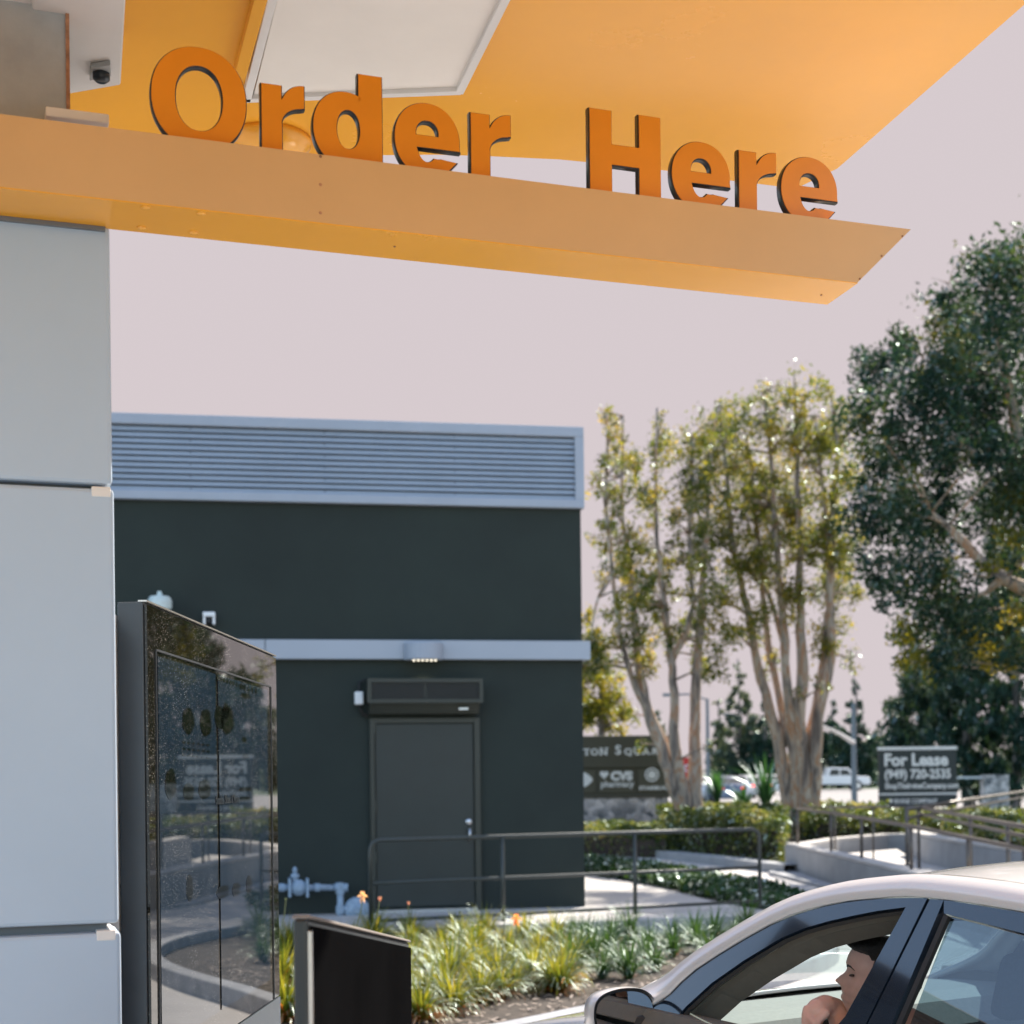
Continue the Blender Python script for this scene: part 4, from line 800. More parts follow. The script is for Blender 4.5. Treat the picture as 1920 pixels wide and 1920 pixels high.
def car(f, paint, label, group, glassm, detail=False, name='car'):
    T = thing(name, f(0, 0, 0), label, 'car', group); T.rotation_euler = (0, 0, 0)
    WT = [(-2.25, .62), (-2.1, .78), (-1.7, .86), (-1, .885), (0, .89), (1, .885), (1.7, .86), (2.15, .76), (2.4, .55)]
    HT = [(-2.25, .86), (-2.15, .95), (-1.75, .99), (-1.5, .985), (0, .955), (1.15, .915), (1.45, .865), (1.9, .78), (2.25, .68), (2.4, .56)]
    A_ = sorted(set([round(-2.25 + i * .093, 3) for i in range(51)]) | {-1.5, 1.15})
    arch = lambda a: max([.24] + [.33 + math.sqrt(max(0, .37 ** 2 - (a - c_) ** 2)) if abs(a - c_) < .37 else .24 for c_ in (1.45, -1.3)])
    for s in (1, -1):
        rows = []
        for a in A_:
            w_, h_ = interp(WT, a), interp(HT, a); zb = arch(a); zz_ = [zb, max(zb, .42), max(zb + .01, .62), h_ - .13, h_ - .05, h_]
            ww = [.955, .985, 1.0, .985, .95, .885]; rows.append([f(a, s * w_ * x, z) for x, z in zip(ww, zz_)])
        obj('body_side', MB().grid(rows), paint, T, smooth=True, solid=.012)
    for nm, lo_, hi_ in (('hood', 1.15, 2.4), ('boot_lid', -2.25, -1.5)):
        rows = []
        for a in [a for a in A_ if lo_ <= a <= hi_]:
            w_, h_ = interp(WT, a) * .885, interp(HT, a); rows.append([f(a, w_ * t, h_ + .045 * (1 - t * t)) for t in [-1 + .2 * i for i in range(11)]])
        obj(nm, MB().grid(rows), paint, T, smooth=True, solid=.012)
    for nm, a in (('front_bumper', 2.4), ('rear_bumper', -2.25)):
        w_, h_ = interp(WT, a), interp(HT, a); sg_ = 1 if a > 0 else -1; rows = []
        for z in (.24, .4, .55, h_):
            rows.append([f(a + sg_ * .09 * (1 - t * t) * (1 if z < h_ else .4), w_ * t * .955, z) for t in [-1 + .2 * i for i in range(11)]])
        obj(nm, MB().grid(rows), paint, T, smooth=True, solid=.012)
    for s in (1, -1):
        for a, nm, m_ in ((2.33, 'headlight', M['steel']), (-2.27, 'tail_light', M['tail'] if not detail else M['red'])):
            mb = MB(); mb.ball(f(a, s * .55, .68 if a > 0 else .8), .1, 10, 6, (1, 1, .5)); obj(nm, mb, m_, T)
        for a in (1.45, -1.3):
            wl = MB(); c_ = f(a, s * .78, .33); wl.lathe(c_, f.n * s, [(-.1, .2), (-.1, .32), (-.06, .33), (.06, .33), (.1, .31), (.1, .2)], 24); wo = obj('wheel', wl, M['tyre'], T, smooth=False)
            rm = MB(); rm.lathe(c_, f.n * s, [(.04, .2), (.08, .2), (.07, .15), (.05, .05), (.085, .04)], 16); obj('rim', rm, M['steel'], wo)
    # greenhouse
    E1 = [(1.22, .80, .90), (.929, .736, 1.002), (.798, .684, 1.116), (.54, .617, 1.266), (.352, .588, 1.33), (.164, .574, 1.361), (0, .569, 1.373), (-.305, .574, 1.361), (-.6, .588, 1.33), (-.95, .615, 1.265), (-1.3, .66, 1.16), (-1.62, .71, 1.0)]
    E2 = [(1.30, .70, .925), (1.0, .675, 1.05), (.845, .628, 1.155), (.57, .565, 1.302), (.37, .535, 1.367), (.18, .515, 1.40), (0, .505, 1.413), (-.305, .505, 1.402), (-.62, .52, 1.368), (-.98, .545, 1.30), (-1.34, .58, 1.19), (-1.72, .64, 1.02)]
    def dens(Ls, k_=3):
        o = []
        for i in range(len(Ls) - 1):
            p0, p1, p2, p3 = [Vector(Ls[max(0, min(len(Ls) - 1, j))]) for j in (i - 1, i, i + 1, i + 2)]
            for q in range(k_):
                t = q / k_; o.append(.5 * ((2 * p1) + (p2 - p0) * t + (2 * p0 - 5 * p1 + 4 * p2 - p3) * t * t + (3 * p1 - p0 - 3 * p2 + p3) * t ** 3))
        return o + [Vector(Ls[-1])]
    e1, e2 = dens(E1), dens(E2)
    for s in (1, -1):
        rows = []
        for p, q in zip(e1, e2):
            m1 = p.lerp(q, .3) + Vector((0, .008, .012)); m2 = p.lerp(q, .7) + Vector((0, .006, .012)); rows.append([f(v.x, s * v.y, v.z) for v in (p, m1, m2, q)])
        obj('roof_rail', MB().grid(rows), paint, T, smooth=True, solid=.02)
    rr_ = [q for q in e2 if -1.0 <= q.x <= .58]
    obj('roof', MB().grid([[f(q.x - .03 * (t * t - 1) * (1 if q.x > 0 else -1), q.y * t, q.z + .036 * (1 - t * t)) for t in [-1 + i / 6 for i in range(13)]] for q in rr_]), paint, T, smooth=True, solid=.02)
    for nm, r_ in (('windshield', [q for q in e2 if q.x >= .56]), ('rear_window', [q for q in e2 if q.x <= -.97])):
        obj(nm, MB().grid([[f(q.x + .09 * (1 - t * t) * (1 if q.x > 0 else -1), q.y * t, q.z + .03 * (1 - t * t)) for t in [-1 + i / 6 for i in range(13)]] for q in r_]), M['windshield'] if detail else glassm, T, smooth=True)
    return T, e1, e2
CT, e1, e2 = car(FC, M['paint'], 'pearl white sedan in the drive lane with its driver window open', None, M['glass'], True)
# side window surrounds, traced on the leaning plane and given thickness
def fw(t, s=1): return FC(t[0], s * t[1], t[2])
def band(outer, inner, name, m, off=0, thick=.025, s=1):
    rows = [[fw(a, s), fw(b, s)] for a, b in zip(outer, inner)]; mb = MB(); mb.grid(rows)
    o = obj(name, mb, m, CT, smooth=False, solid=0); md = o.modifiers.new('solid', 'SOLIDIFY'); md.thickness = thick; md.offset = 0; return o
def offl(t, d): return (t[0], t[1] + d, t[2])
def belt(a): return (a, .57 + KS * (Bp.z - .955), .955)
o1 = [side(*p) for p in ((1225, 1895), (1255, 1862), (1310, 1820), (1380, 1776), (1450, 1737), (1500, 1717), (1550, 1702), (1600, 1692), (1650, 1688), (1705, 1687), (1745, 1687))]
i1 = [side(*p) for p in ((1262, 1925), (1292, 1890), (1340, 1846), (1400, 1804), (1470, 1762), (1515, 1743), (1560, 1730), (1610, 1719), (1652, 1711), (1690, 1706), (1706, 1704))]
for s in (1, -1):
    band(o1, i1, 'window_frame', M['gloss'], s=s)
    band([side(1705, 1703), side(1591, 1909), (.205, .745, .985)], [side(1745, 1687), side(1631, 1920), (.10, .75, .975)], 'door_pillar', M['gloss'], s=s)
    band([side(1750, 1689), side(1635, 1920), (.085, .75, .975)], [side(1776, 1690), side(1679, 1920), (-.01, .75, .975)], 'door_pillar', M['gloss'], s=s)
    band([side(1776, 1690), side(1920, 1714), (-.6, .60, 1.325), (-.95, .63, 1.255)], [side(1776, 1716), side(1920, 1752), (-.58, .615, 1.285), (-.88, .645, 1.21)], 'window_frame', M['gloss'], s=s)
    band([offl(side(1776, 1716), .006), offl(side(1687, 1920), .006), (-.03, .755, .975)], [offl(side(1784, 1719), .006), offl(side(1697, 1920), .006), (-.055, .755, .975)], 'rubber_seal', M['rubber'], thick=.012, s=s)
    # inner trim of door opening
    i2 = [side(px + 12, py + 14, -.05) for px, py in ((1262, 1925), (1292, 1890), (1340, 1846), (1400, 1804), (1470, 1762), (1515, 1743), (1560, 1730), (1610, 1719), (1652, 1711), (1690, 1706), (1706, 1704))]
    i3 = [(t[0] - .03, t[1] - .05, t[2] - .025) for t in i2]
    i15 = [(a[0], a[1] - .03, a[2]) for a in i1]
    band(i15, i2, 'inner_trim', M['taupe'], thick=.012, s=s); band(i2, i3, 'headliner_edge', M['taupe'], thick=.01, s=s)
    band(i1, [(t[0] - .006, t[1] - .004, t[2] - .008) for t in i1], 'rubber_seal', M['rubber'], thick=.02, s=s)
    rows = [[fw(side(1784, 1719), s), fw(side(1920, 1755), s), FC(-.58, s * .612, 1.28), FC(-.88, s * .645, 1.21)], [FC(-.055, s * .755, .965), FC(-.3, s * .757, .96), FC(-.7, s * .757, .965), FC(-1.1, s * .74, .99)]]
    obj('rear_door_window', MB().grid(rows), M['glass'], CT)
    obj('door_sill', MB().grid([[FC(a, s * .80, .95), FC(a, s * .775, .985), FC(a, s * .72, .985), FC(a, s * .69, .93), FC(a, s * .68, .5)] for a in (1.2, .9, .5, .1, -.4, -1.2)]), M['taupe'], CT, solid=.01)
    obj('a_pillar_corner', MB().prism([fw(side(1225, 1895), s), fw(side(1262, 1925), s), FC(.80, s * .76, .96), FC(1.15, s * .79, .925)], FC.n * -.02 * s), M['rubber'], CT)
obj('floor', MB().grid([[FC(a, l, .3) for l in (-.8, .8)] for a in (2.0, -1.9)]), M['rubber'], CT, solid=.02)
obj('firewall', MB().grid([[FC(1.4, l, z) for l in (-.72, .72)] for z in (.3, .86)]), M['rubber'], CT, solid=.02)
# dashboard
dp = [(1.38, .90), (1.1, .93), (.86, .945), (.76, .935), (.70, .88), (.72, .7), (.8, .6)]
obj('dashboard', MB().grid([[FC(a, l, z) for a, z in dp] for l in [-.68 + .136 * i for i in range(11)]]), M['dash'], CT, smooth=False, solid=.02)
mb = MB()
for i in range(2):
    for j in range(8): l = .42 - i * .62 - j * .05; mb.box(lambda a, b, c_: FC(a, b, c_), 1.12, 1.2, l, l + .03, .934, .944)
obj('defroster_vent', mb, M['rubber'], CT)
fq = lambda a, b, c_: FC(a, b, c_)
mb = MB(); mb.box(fq, .735, .765, .46, .60, .89, .935)
vt = obj('air_vent', mb, M['rubber'], CT, bevel=.006); mb = MB()
for j in range(4): mb.box(fq, .728, .736, .465, .595, .893 + j * .011, .898 + j * .011)
obj('vane', mb, M['steel'], vt)
mb = MB(); pts = [FC(.52 + .075 * math.sin(a), .36 + .18 * math.cos(a), .80 + .17 * math.sin(a)) for a in [2 * math.pi * i / 24 for i in range(25)]]; mb.tube(pts, .015, 8); mb.tube([FC(.52, .36, .8), FC(.72, .36, .76)], .03, 8); mb.tube([FC(.52, .2, .8), FC(.52, .52, .8)], .018, 6); obj('steering_wheel', mb, M['rubber'], CT, smooth=True)
# seats
def carseat(a, l):
    mb = MB(); mb.box(fq, a - .05, a + .5, l - .25, l + .25, .35, .55); b = MB(); b.hexa([FC(a - .02, l - .24, .5), FC(a - .02, l + .24, .5), FC(a - .14, l + .24, .5), FC(a - .14, l - .24, .5), FC(a - .24, l - .2, 1.05), FC(a - .24, l + .2, 1.05), FC(a - .34, l + .2, 1.03), FC(a - .34, l - .2, 1.03)])
    o = obj('seat', mb, M['seat'], CT, bevel=.04); obj('seat_back', b, M['seat'], o, bevel=.04)
    h_ = MB(); h_.hexa([FC(a - .22, l - .13, 1.08), FC(a - .22, l + .13, 1.08), FC(a - .31, l + .13, 1.08), FC(a - .31, l - .13, 1.08), FC(a - .25, l - .11, 1.25), FC(a - .25, l + .11, 1.25), FC(a - .34, l + .11, 1.24), FC(a - .34, l - .11, 1.24)]); obj('head_rest', h_, M['seat'], o, bevel=.03)
carseat(.12, .36); carseat(.12, -.36)
mb = MB(); mb.box(fq, -.95, -.5, -.6, .6, .35, .55); o = obj('seat', mb, M['seat'], CT, bevel=.04); mb = MB(); mb.hexa([FC(-.9, -.6, .5), FC(-.9, .6, .5), FC(-1.05, .6, .5), FC(-1.05, -.6, .5), FC(-1.1, -.58, 1.0), FC(-1.1, .58, 1.0), FC(-1.25, .58, 1.0), FC(-1.25, -.58, 1.0)]); obj('seat_back', mb, M['seat'], o, bevel=.04)
# door mirrors
def smooth_closed(pl, it=3):
    for _ in range(it): pl = [q for a, b in zip(pl, pl[1:] + pl[:1]) for q in ((a[0] * .75 + b[0] * .25, a[1] * .75 + b[1] * .25), (a[0] * .25 + b[0] * .75, a[1] * .25 + b[1] * .75))]
    return pl
for s in (1, -1):
    c_ = FC(.93, s * .855, .975); rows = []
    shp = [(-.115, -.01), (-.11, .05), (-.06, .085), (.03, .09), (.10, .07), (.115, .02), (.10, -.05), (.04, -.075), (-.06, -.07), (-.105, -.045)]
    shp = [tuple(p) for p in smooth_closed(shp)]; NM = len(shp)
    fm = lambda y, z, x: c_ + FC.n * (s * -y * 1.0) + Vector((0, 0, z)) + FC.h * x
    for x, k_ in ((0, 1.0), (.02, 1.02), (.06, .95), (.1, .7), (.12, .3)): rows.append([fm(-y * k_, z * k_, x) for y, z in shp])
    mb = MB(); mb.grid(rows, True); mb.f.append(tuple(range(len(mb.v) - NM, len(mb.v)))); mo = obj('door_mirror', mb, M['paint'], CT, smooth=True)
    mb = MB(); mb.add([fm(-y * .95, z * .94, .006) for y, z in shp], [tuple(range(NM))]); obj('mirror_shell', mb, M['rubber'], mo)
    mb = MB(); mb.add([fm(-y * .90, z * .88, .003) for y, z in shp], [tuple(range(NM))]); g_ = obj('mirror_glass', mb, M['mirror'], mo)
    obj('mirror_arm', MB().tube([FC(.9, s * .76, .95), FC(.95, s * .80, .95)], .03, 8), M['rubber'], mo)
obj('rear_view_mirror', MB().hexa([FC(.5, -.1, 1.24), FC(.5, .1, 1.24), FC(.53, .1, 1.24), FC(.53, -.1, 1.24), FC(.5, -.1, 1.29), FC(.5, .1, 1.29), FC(.53, .1, 1.29), FC(.53, -.1, 1.29)]), M['rubber'], CT, bevel=.008)
# far traffic
def farcar(px, py, Y, th, paint, label): p = at(px, py, Y); car(car_frame((p.x, p.y), th), paint, label, 'far traffic on the road', M['carglass'])
farcar(1303, 1480, 84, math.radians(88), M['paintw'], 'white far car half hidden behind the left pale trunks')
farcar(1362, 1480, 80, math.radians(90), M['paintb'], 'dark far car with lit brake lights right of the pale trunks')
farcar(1405, 1480, 92, math.radians(80), M['paint'], 'silver far car behind the strap-leaved plants')
farcar(1440, 1475, 104, math.radians(84), M['paintw'], 'white far car farthest away behind the tallest strap plant')
# white pickup
Yt = 118; kt = 1.0; b = at(1568, 1489, Yt); b.z = 0
T = thing('pickup_truck', (b.x, Yt, 0), 'white pickup truck on the road seen side on', 'truck'); FT = frame((b.x, Yt, 0), (1, 0, 0), (0, 1, 0))
mb = MB(); mb.prism([FT(x, 0, z) for x, z in ((-2.9, .55), (2.7, .5), (2.75, .9), (2.6, 1.12), (1.5, 1.2), (1.0, 1.82), (-.5, 1.88), (-.75, 1.2), (-2.9, 1.2))], (0, 1.8, 0)); obj('body', mb, M['paintw'], T, bevel=.05)
mb = MB(); mb.prism([FT(x, -.01, z) for x, z in ((1.25, 1.25), (.9, 1.7), (.35, 1.72), (.35, 1.25))], (0, .02, 0)); mb.prism([FT(x, -.01, z) for x, z in ((.25, 1.25), (.25, 1.72), (-.4, 1.74), (-.55, 1.25))], (0, .02, 0)); obj('window', mb, M['carglass'], T)
for x in (-1.8, 1.7):
    for y in (.1, 1.7): wl = MB(); wl.lathe(FT(x, y - .12, .42), (0, 1, 0), [(0, .25), (0, .4), (.24, .4), (.24, .25)], 18); wo = obj('wheel', wl, M['tyre'], T); obj('rim', MB().lathe(FT(x, y - .14, .42), (0, 1, 0), [(0, .22), (.05, .24)], 14), M['steel'], wo)
# ================================================================== DRIVER
hc_ = at(1645, 1840, 4.12)         # centre of the head
fwd = Vector((-1, .22, .24)).normalized(); lat = fwd.cross(Vector((0, 0, 1))).normalized(); upv = lat.cross(fwd).normalized()
HS = 1.0
def hd(x, y, z): return hc_ + fwd * (x * HS) + lat * (y * HS) + upv * ((z - .115) * HS)
zt_ = [0, .008, .018, .03, .04, .048, .055, .061, .067, .073, .08, .088, .096, .104, .112, .12, .128, .136, .145, .155, .168, .182, .196, .209, .22, .228, .233]
def tb(z, xs, ys): return float(np.interp(z, xs, ys))
XF = ([0, .008, .018, .03, .04, .05, .06, .07, .08, .09, .12, .13, .145, .17, .19, .21, .225, .233], [.058, .078, .086, .083, .079, .089, .084, .091, .084, .083, .080, .083, .094, .092, .085, .065, .04, .01])
XB = ([0, .03, .06, .09, .13, .16, .19, .215, .233], [.02, .045, .07, .088, .102, .102, .092, .06, .01])
WY = ([0, .015, .04, .07, .1, .14, .17, .2, .22, .233], [.028, .043, .055, .063, .069, .075, .074, .064, .045, .01])
NO = ([.078, .083, .09, .1, .115, .13, .138], [0, .027, .033, .025, .014, .004, 0])
def headring(z, gx=0, gw=0):
    o = []
    for i in range(40):
        p = 2 * math.pi * i / 40; q = (p + math.pi) % (2 * math.pi) - math.pi; c_, s_ = math.cos(q), math.sin(q)
        xf, xb, wy = tb(z, *XF) + gx, tb(z, *XB) + gx, tb(z, *WY) + gw
        x = xf * (abs(c_) ** .8) if c_ > 0 else -xb * (abs(c_) ** .85); y = wy * (abs(s_) ** .9) * (1 if s_ > 0 else -1)
        if c_ > 0:
            x += (tb(z, *NO) if .078 <= z <= .138 else 0) * math.exp(-(q / .17) ** 2)
            for e in (-.42, .42): x -= .011 * math.exp(-((q - e) / .2) ** 2) * math.exp(-((z - .12) / .011) ** 2)
            x -= .003 * math.exp(-((z - .0605) / .003) ** 2) * math.exp(-(q / .3) ** 2)
        o.append(hd(x, y, z))
    return o
T = thing('person', (hc_.x, hc_.y, .45), 'dark haired driver looking out of the open car window, hand near chin', 'person')
mb = MB(); mb.grid([headring(z) for z in zt_], True); mb.f.append(tuple(range(39, -1, -1))); k = len(mb.v); mb.f.append(tuple(range(k - 40, k)))
def limb(pts, rs): 
    mb.tube(pts, rs, 14)
    for p, r in ((pts[0], rs[0]), (pts[-1], rs[-1])): mb.ball(p, r, 12, 8)
neck = hd(-.03, 0, .03); sh = FC(.16, .36, .94); limb([hd(-.03, 0, .07), neck, sh + Vector((0, 0, .0))], [.052, .056, .075])
limb([FC(.1, .36, .6), FC(.12, .36, .75), FC(.14, .36, .88)], [.15, .165, .13])
shl = FC(.18, .53, .90); shr = FC(.18, .19, .90); limb([shl, FC(.15, .36, .92), shr], [.06, .075, .06])
limb([FC(.1, .26, .55), FC(.35, .27, .55), FC(.58, .27, .52)], [.1, .085, .06]); limb([FC(.1, .46, .55), FC(.35, .46, .55), FC(.58, .46, .52)], [.1, .085, .06])
limb([FC(.58, .27, .52), FC(.8, .27, .34)], [.06, .04]); limb([FC(.58, .46, .52), FC(.8, .46, .34)], [.06, .04])
# left arm: elbow on the sill, forearm up, hand drooping from the wrist beside the chin
wrist = at(1566, 1888, 3.98); elbow = at(1600, 1995, 3.86); limb([shl, elbow.lerp(shl, .5), elbow], [.055, .048, .042]); limb([elbow, elbow.lerp(wrist, .5), wrist], [.04, .034, .025])
kn = at(1530, 1893, 3.93); mb.tube([wrist, wrist.lerp(kn, .5) + Vector((0, 0, .006)), kn], [.025, .031, .029], 12); mb.ball(kn, .029, 12, 8, (1, 1, .8))
for j, (dx, dy, ln) in enumerate(((-24, 16, 1.0), (-21, 22, 1.05), (-14, 27, 1.0), (-5, 28, .85))):
    b_ = kn + Vector((-.006 + .012 * j - .018, 0, .008 - .013 * j)) ; m_ = at(1510 + j * 6, 1903 + j * 5, 3.92 - .008 * j); e_ = m_ + Vector((.008 * j - .004, -.005, -.028 * ln)); mb.tube([kn.lerp(b_, .9), m_, e_, e_ + Vector((.012, .01, -.018))], [.0125, .0105, .009, .0075], 8); mb.ball(m_, .0108, 8, 6); mb.ball(e_ + Vector((.012, .01, -.018)), .0078, 8, 6)
th_ = at(1548, 1900, 3.9); mb.tube([wrist.lerp(kn, .4), th_, th_ + Vector((-.025, 0, -.025))], [.016, .013, .009], 8); mb.ball(th_ + Vector((-.025, 0, -.025)), .0095, 8, 6)
# right arm to the wheel
er = FC(.42, .2, .70); wr = FC(.5, .24, .88); limb([shr, er], [.055, .042]); limb([er, wr], [.04, .028]); mb.ball(wr + FC.h * .03, .036, 12, 8)
for j in range(4): q0 = wr + FC.h * .03 + Vector((0, 0, .02 - .014 * j)) + FC.n * .02; mb.tube([q0, q0 + FC.h * .04 + FC.n * .01, q0 + FC.h * .035 + FC.n * .035], [.011, .01, .008], 8)
# ear
mb.ball(hd(-.008, .077, .108), .03, 10, 8, (.7, .35, 1.0))
mb.ball(hd(-.008, -.077, .108), .03, 10, 8, (.7, .35, 1.0))
body = obj('body', mb, M['skin'], T, smooth=True)
md = body.modifiers.new('remesh', 'REMESH'); md.mode = 'VOXEL'; md.voxel_size = .0042; md.use_smooth_shade = True
md = body.modifiers.new('smooth', 'SMOOTH'); md.factor = .4; md.iterations = 2
# hair: cap over the skull with a short fringe line
hr = MB(); rows = []
for z in [.085, .1, .115, .13, .145, .158, .17, .182, .196, .209, .222, .232, .241]:
    o = []
    for i in range(48):
        p = 2 * math.pi * i / 48; q = (p + math.pi) % (2 * math.pi) - math.pi; aq = abs(q)
        lim = 0 if z < .13 else 0
        zz1 = min(z, .233); c_, s_ = math.cos(q), math.sin(q); g = .012 + (.012 if z > .19 else 0) + .003 * math.sin(q * 17 + z * 200) + (max(0, z - .233)) * .0
        # hairline rises towards the front
        hl = float(np.interp(aq, [0, .7, 1.15, 1.4, 1.62, 1.9, 3.2], [.196, .196, .188, .165, .10, .1, .05]))
        gg = g if z >= hl else -.012
        xf, xb, wy = tb(zz1, *XF) + gg, tb(zz1, *XB) + gg + .004, tb(zz1, *WY) + gg
        x = xf * (abs(c_) ** .8) if c_ > 0 else -xb * (abs(c_) ** .85); y = wy * (abs(s_) ** .9) * (1 if s_ > 0 else -1); o.append(hd(x, y, z))
    rows.append(o)
hr.grid(rows, True); k = len(hr.v); hr.f.append(tuple(range(k - 48, k))); obj('hair', hr, M['hair'], T, smooth=True)
tf = MB()
for i in range(700):
    q = random.uniform(-1.3, 1.3); z = random.uniform(.188, .228); x = (tb(z, *XF) + .012) * abs(math.cos(q)) ** .8; y = (tb(z, *WY) + .012) * math.sin(q); p = hd(x, y, z + .008); d = (fwd * random.uniform(.2, 1) + upv * random.uniform(.1, .8) + lat * random.uniform(-.4, .4)).normalized() * random.uniform(.012, .022); s_ = lat * .0022
    tf.add([p - s_, p + s_, p + d], [(0, 1, 2)])
obj('fringe', tf, M['hair'], T)
for s in (1, -1):
    eb = MB(); eb.tube([hd(.088, s * .014, .138), hd(.086, s * .028, .143), hd(.078, s * .042, .143), hd(.066, s * .052, .136)], [.0028, .0042, .004, .002], 6); obj('eyebrow', eb, M['hair'], T)
    ey = MB(); ey.ball(hd(.070, s * .031, .1185), .0095, 12, 8, (1, 1, .42)); obj('eye', ey, M['eye'], T)
sh_ = MB(); sh_.tube([FC(.09, .36, .55), FC(.12, .36, .72), FC(.14, .36, .88), FC(.155, .36, .965)], [.17, .19, .16, .085], 20); sh_.tube([shl + FC.n * .01, elbow.lerp(shl, .45)], [.075, .062], 14); sh_.tube([shr, er.lerp(shr, .45)], [.075, .06], 14); sh_.tube([shl, FC(.15, .36, .93), shr], [.075, .09, .075], 14)
co = obj('shirt', sh_, M['cloth'], T, smooth=True); md = co.modifiers.new('remesh', 'REMESH'); md.mode = 'VOXEL'; md.voxel_size = .008; md.use_smooth_shade = True
# ================================================================== ORDERING COLUMN
PB = at(205, 373, 3.1); be = Vector((1, .347, 0)).normalized(); bnn = Vector((be.y, -be.x, 0))      # towards the camera
FBm = frame((PB.x, PB.y, 0), be, -bnn)
FBm = lambda x, y, z: Vector((PB.x, PB.y, 0)) + be * x - bnn * y + Vector((0, 0, z))     # y = away from the camera
zbb = PB.z
def bpl(px, py, off=0):
    p = onpl(px, py, PB - bnn * off, bnn); q = p - Vector((PB.x, PB.y, 0)); return q.dot(be), p.z
T = thing('ordering_column', FBm(-.3, .4, 0), 'pale grey clad column of stacked metal panels at the left edge', 'column')
cy0 = .165; xr_ = [bpl(208, 640, cy0)[0], bpl(218, 1300, cy0)[0], bpl(228, 1850, cy0)[0]]
s1 = [bpl(100, 903, cy0)[1], bpl(100, 912, cy0)[1], bpl(100, 1736, cy0)[1], bpl(100, 1752, cy0)[1]]
ctop = bpl(100, 412, cy0)[1]
for z0, z1, xr1 in ((s1[0] + .0, ctop, xr_[0]), (s1[2], s1[1] + .001, xr_[1]), (-.0, s1[3] - .001, xr_[2])):
    mb = MB(); mb.box(FBm, -.95, xr1, cy0, cy0 + .6, z0, z1); obj('panel', mb, M['panel'], T, bevel=.009)
mb = MB(); mb.box(FBm, -.93, xr_[0] - .02, cy0 + .035, cy0 + .57, 0, ctop + .02); obj('core', mb, M['groove'], T)
for zc in (s1[1] - .009, s1[3] - .010):
    mb = MB(); mb.box(FBm, xr_[0] - .045, xr_[0] - .004, cy0 - .0015, cy0 + .2, zc - .009, zc + .014); obj('sunlit_joint_end', mb, M['white'], T, bevel=.003)  # white block painting the sunlit end of each panel joint
# upper grey box and white ledge
xa, za1 = bpl(128, 100, .22); zlow = bpl(100, 214, .1)[1]
UB = MB(); UB.box(FBm, -.95, bpl(127, 120, .22)[0], .22, .6, zbb + .14, bpl(60, -20, .22)[1]); ub = obj('upper_housing', UB, M['greybox'], T)
mb = MB(); x_ = bpl(127, 120, .22)[0]; mb.box(FBm, x_ - .004, x_ + .004, .214, .26, zbb + .15, bpl(120, 8, .22)[1]); obj('rusty_edge', mb, M['rust'], ub)
mb = MB(); zz2 = bpl(60, 8, .22)[1]; mb.box(FBm, -.95, x_ + .01, .2, .6, zz2, zz2 + .012); obj('flashing', mb, M['white'], ub)
mb = MB(); mb.box(FBm, bpl(85, 215, .17)[0], bpl(203, 215, .17)[0], .15, .6, bpl(150, 232, .17)[1], bpl(150, 214, .17)[1]); obj('ledge', mb, M['white'], T, bevel=.003)
mb = MB(); mb.box(FBm, -.9, xr_[0] - .01, .155, .19, zbb - .012, zbb - .003); obj('shadow_gap', mb, M['groove'], T)  # grey strip drawn for the dark shadow gap under the beam
# ================================================================== LETTERED BEAM
T = thing('lettered_beam', FBm(.7, .08, zbb), 'orange cantilevered beam carrying raised orange Order Here letters', 'sign')
xrt, ztop = bpl(1708, 430); xrb, _ = bpl(1608, 530); q = onz(1550, 570, zbb) - Vector((PB.x, PB.y, 0)); xub = q.dot(be); yub = -q.dot(bnn)
ql = onz(210, 427, zbb) - Vector((PB.x, PB.y, 0)); yul = -ql.dot(bnn)
print('beam', xrt, ztop, xrb, xub, yub, yul)
yb = (yub + yul) / 2
prof = [(0, zbb), (0, ztop), (yb, ztop), (yb, zbb)]
xe_ = [xrb, xrt, xub + (xrt - xrb), xub]
xl_ = -1.0
b = MB(); b.add([FBm(xl_, y, z) for y, z in prof] + [FBm(x, y, z) for (y, z), x in zip(prof, xe_)], [(0, 1, 2, 3), (7, 6, 5, 4), (0, 4, 5, 1), (1, 5, 6, 2), (2, 6, 7, 3)])
obj('beam', b, M['orange_shaded'], T)
mb = MB(); t_ = .0025; mb.hexa([FBm(xl_, -.0, zbb - t_), FBm(xrb, 0, zbb - t_), FBm(xub, yb, zbb - t_), FBm(xl_, yb, zbb - t_), FBm(xl_, 0, zbb), FBm(xrb, 0, zbb), FBm(xub, yb, zbb), FBm(xl_, yb, zbb)]); obj('soffit', mb, M['orange'], T)  # underside keeps the full, brighter orange
rv = MB()
for px, py in ((273, 389), (377, 400), (266, 427), (363, 436)):
    p = onz(px, py, zbb - .003); rv.lathe(p + Vector((0, 0, .001)), (0, 0, -1), [(0, .011), (.003, .01), (.005, .004)], 14)
obj('rivet', rv, M['orange'], T)
rv = MB()
for px, py in ((601, 293), (601, 346), (601, 399)): x, z = bpl(px, py); rv.lathe(FBm(x, 0, z), bnn, [(0, .0035), (.002, .0025)], 10)
for px, py in ((1692, 443), (1653, 480), (1612, 523)): x, z = bpl(px, py); rv.lathe(FBm(x, 0, z), bnn, [(0, .003), (.002, .002)], 8)
p = onz(740, 462, zbb - .003); rv.lathe(p, (0, 0, -1), [(0, .003), (.002, .002)], 8)
p = onz(1540, 553, zbb - .003); rv.lathe(p, (0, 0, -1), [(0, .003), (.002, .002)], 8)
obj('screw', rv, M['rust'], T)
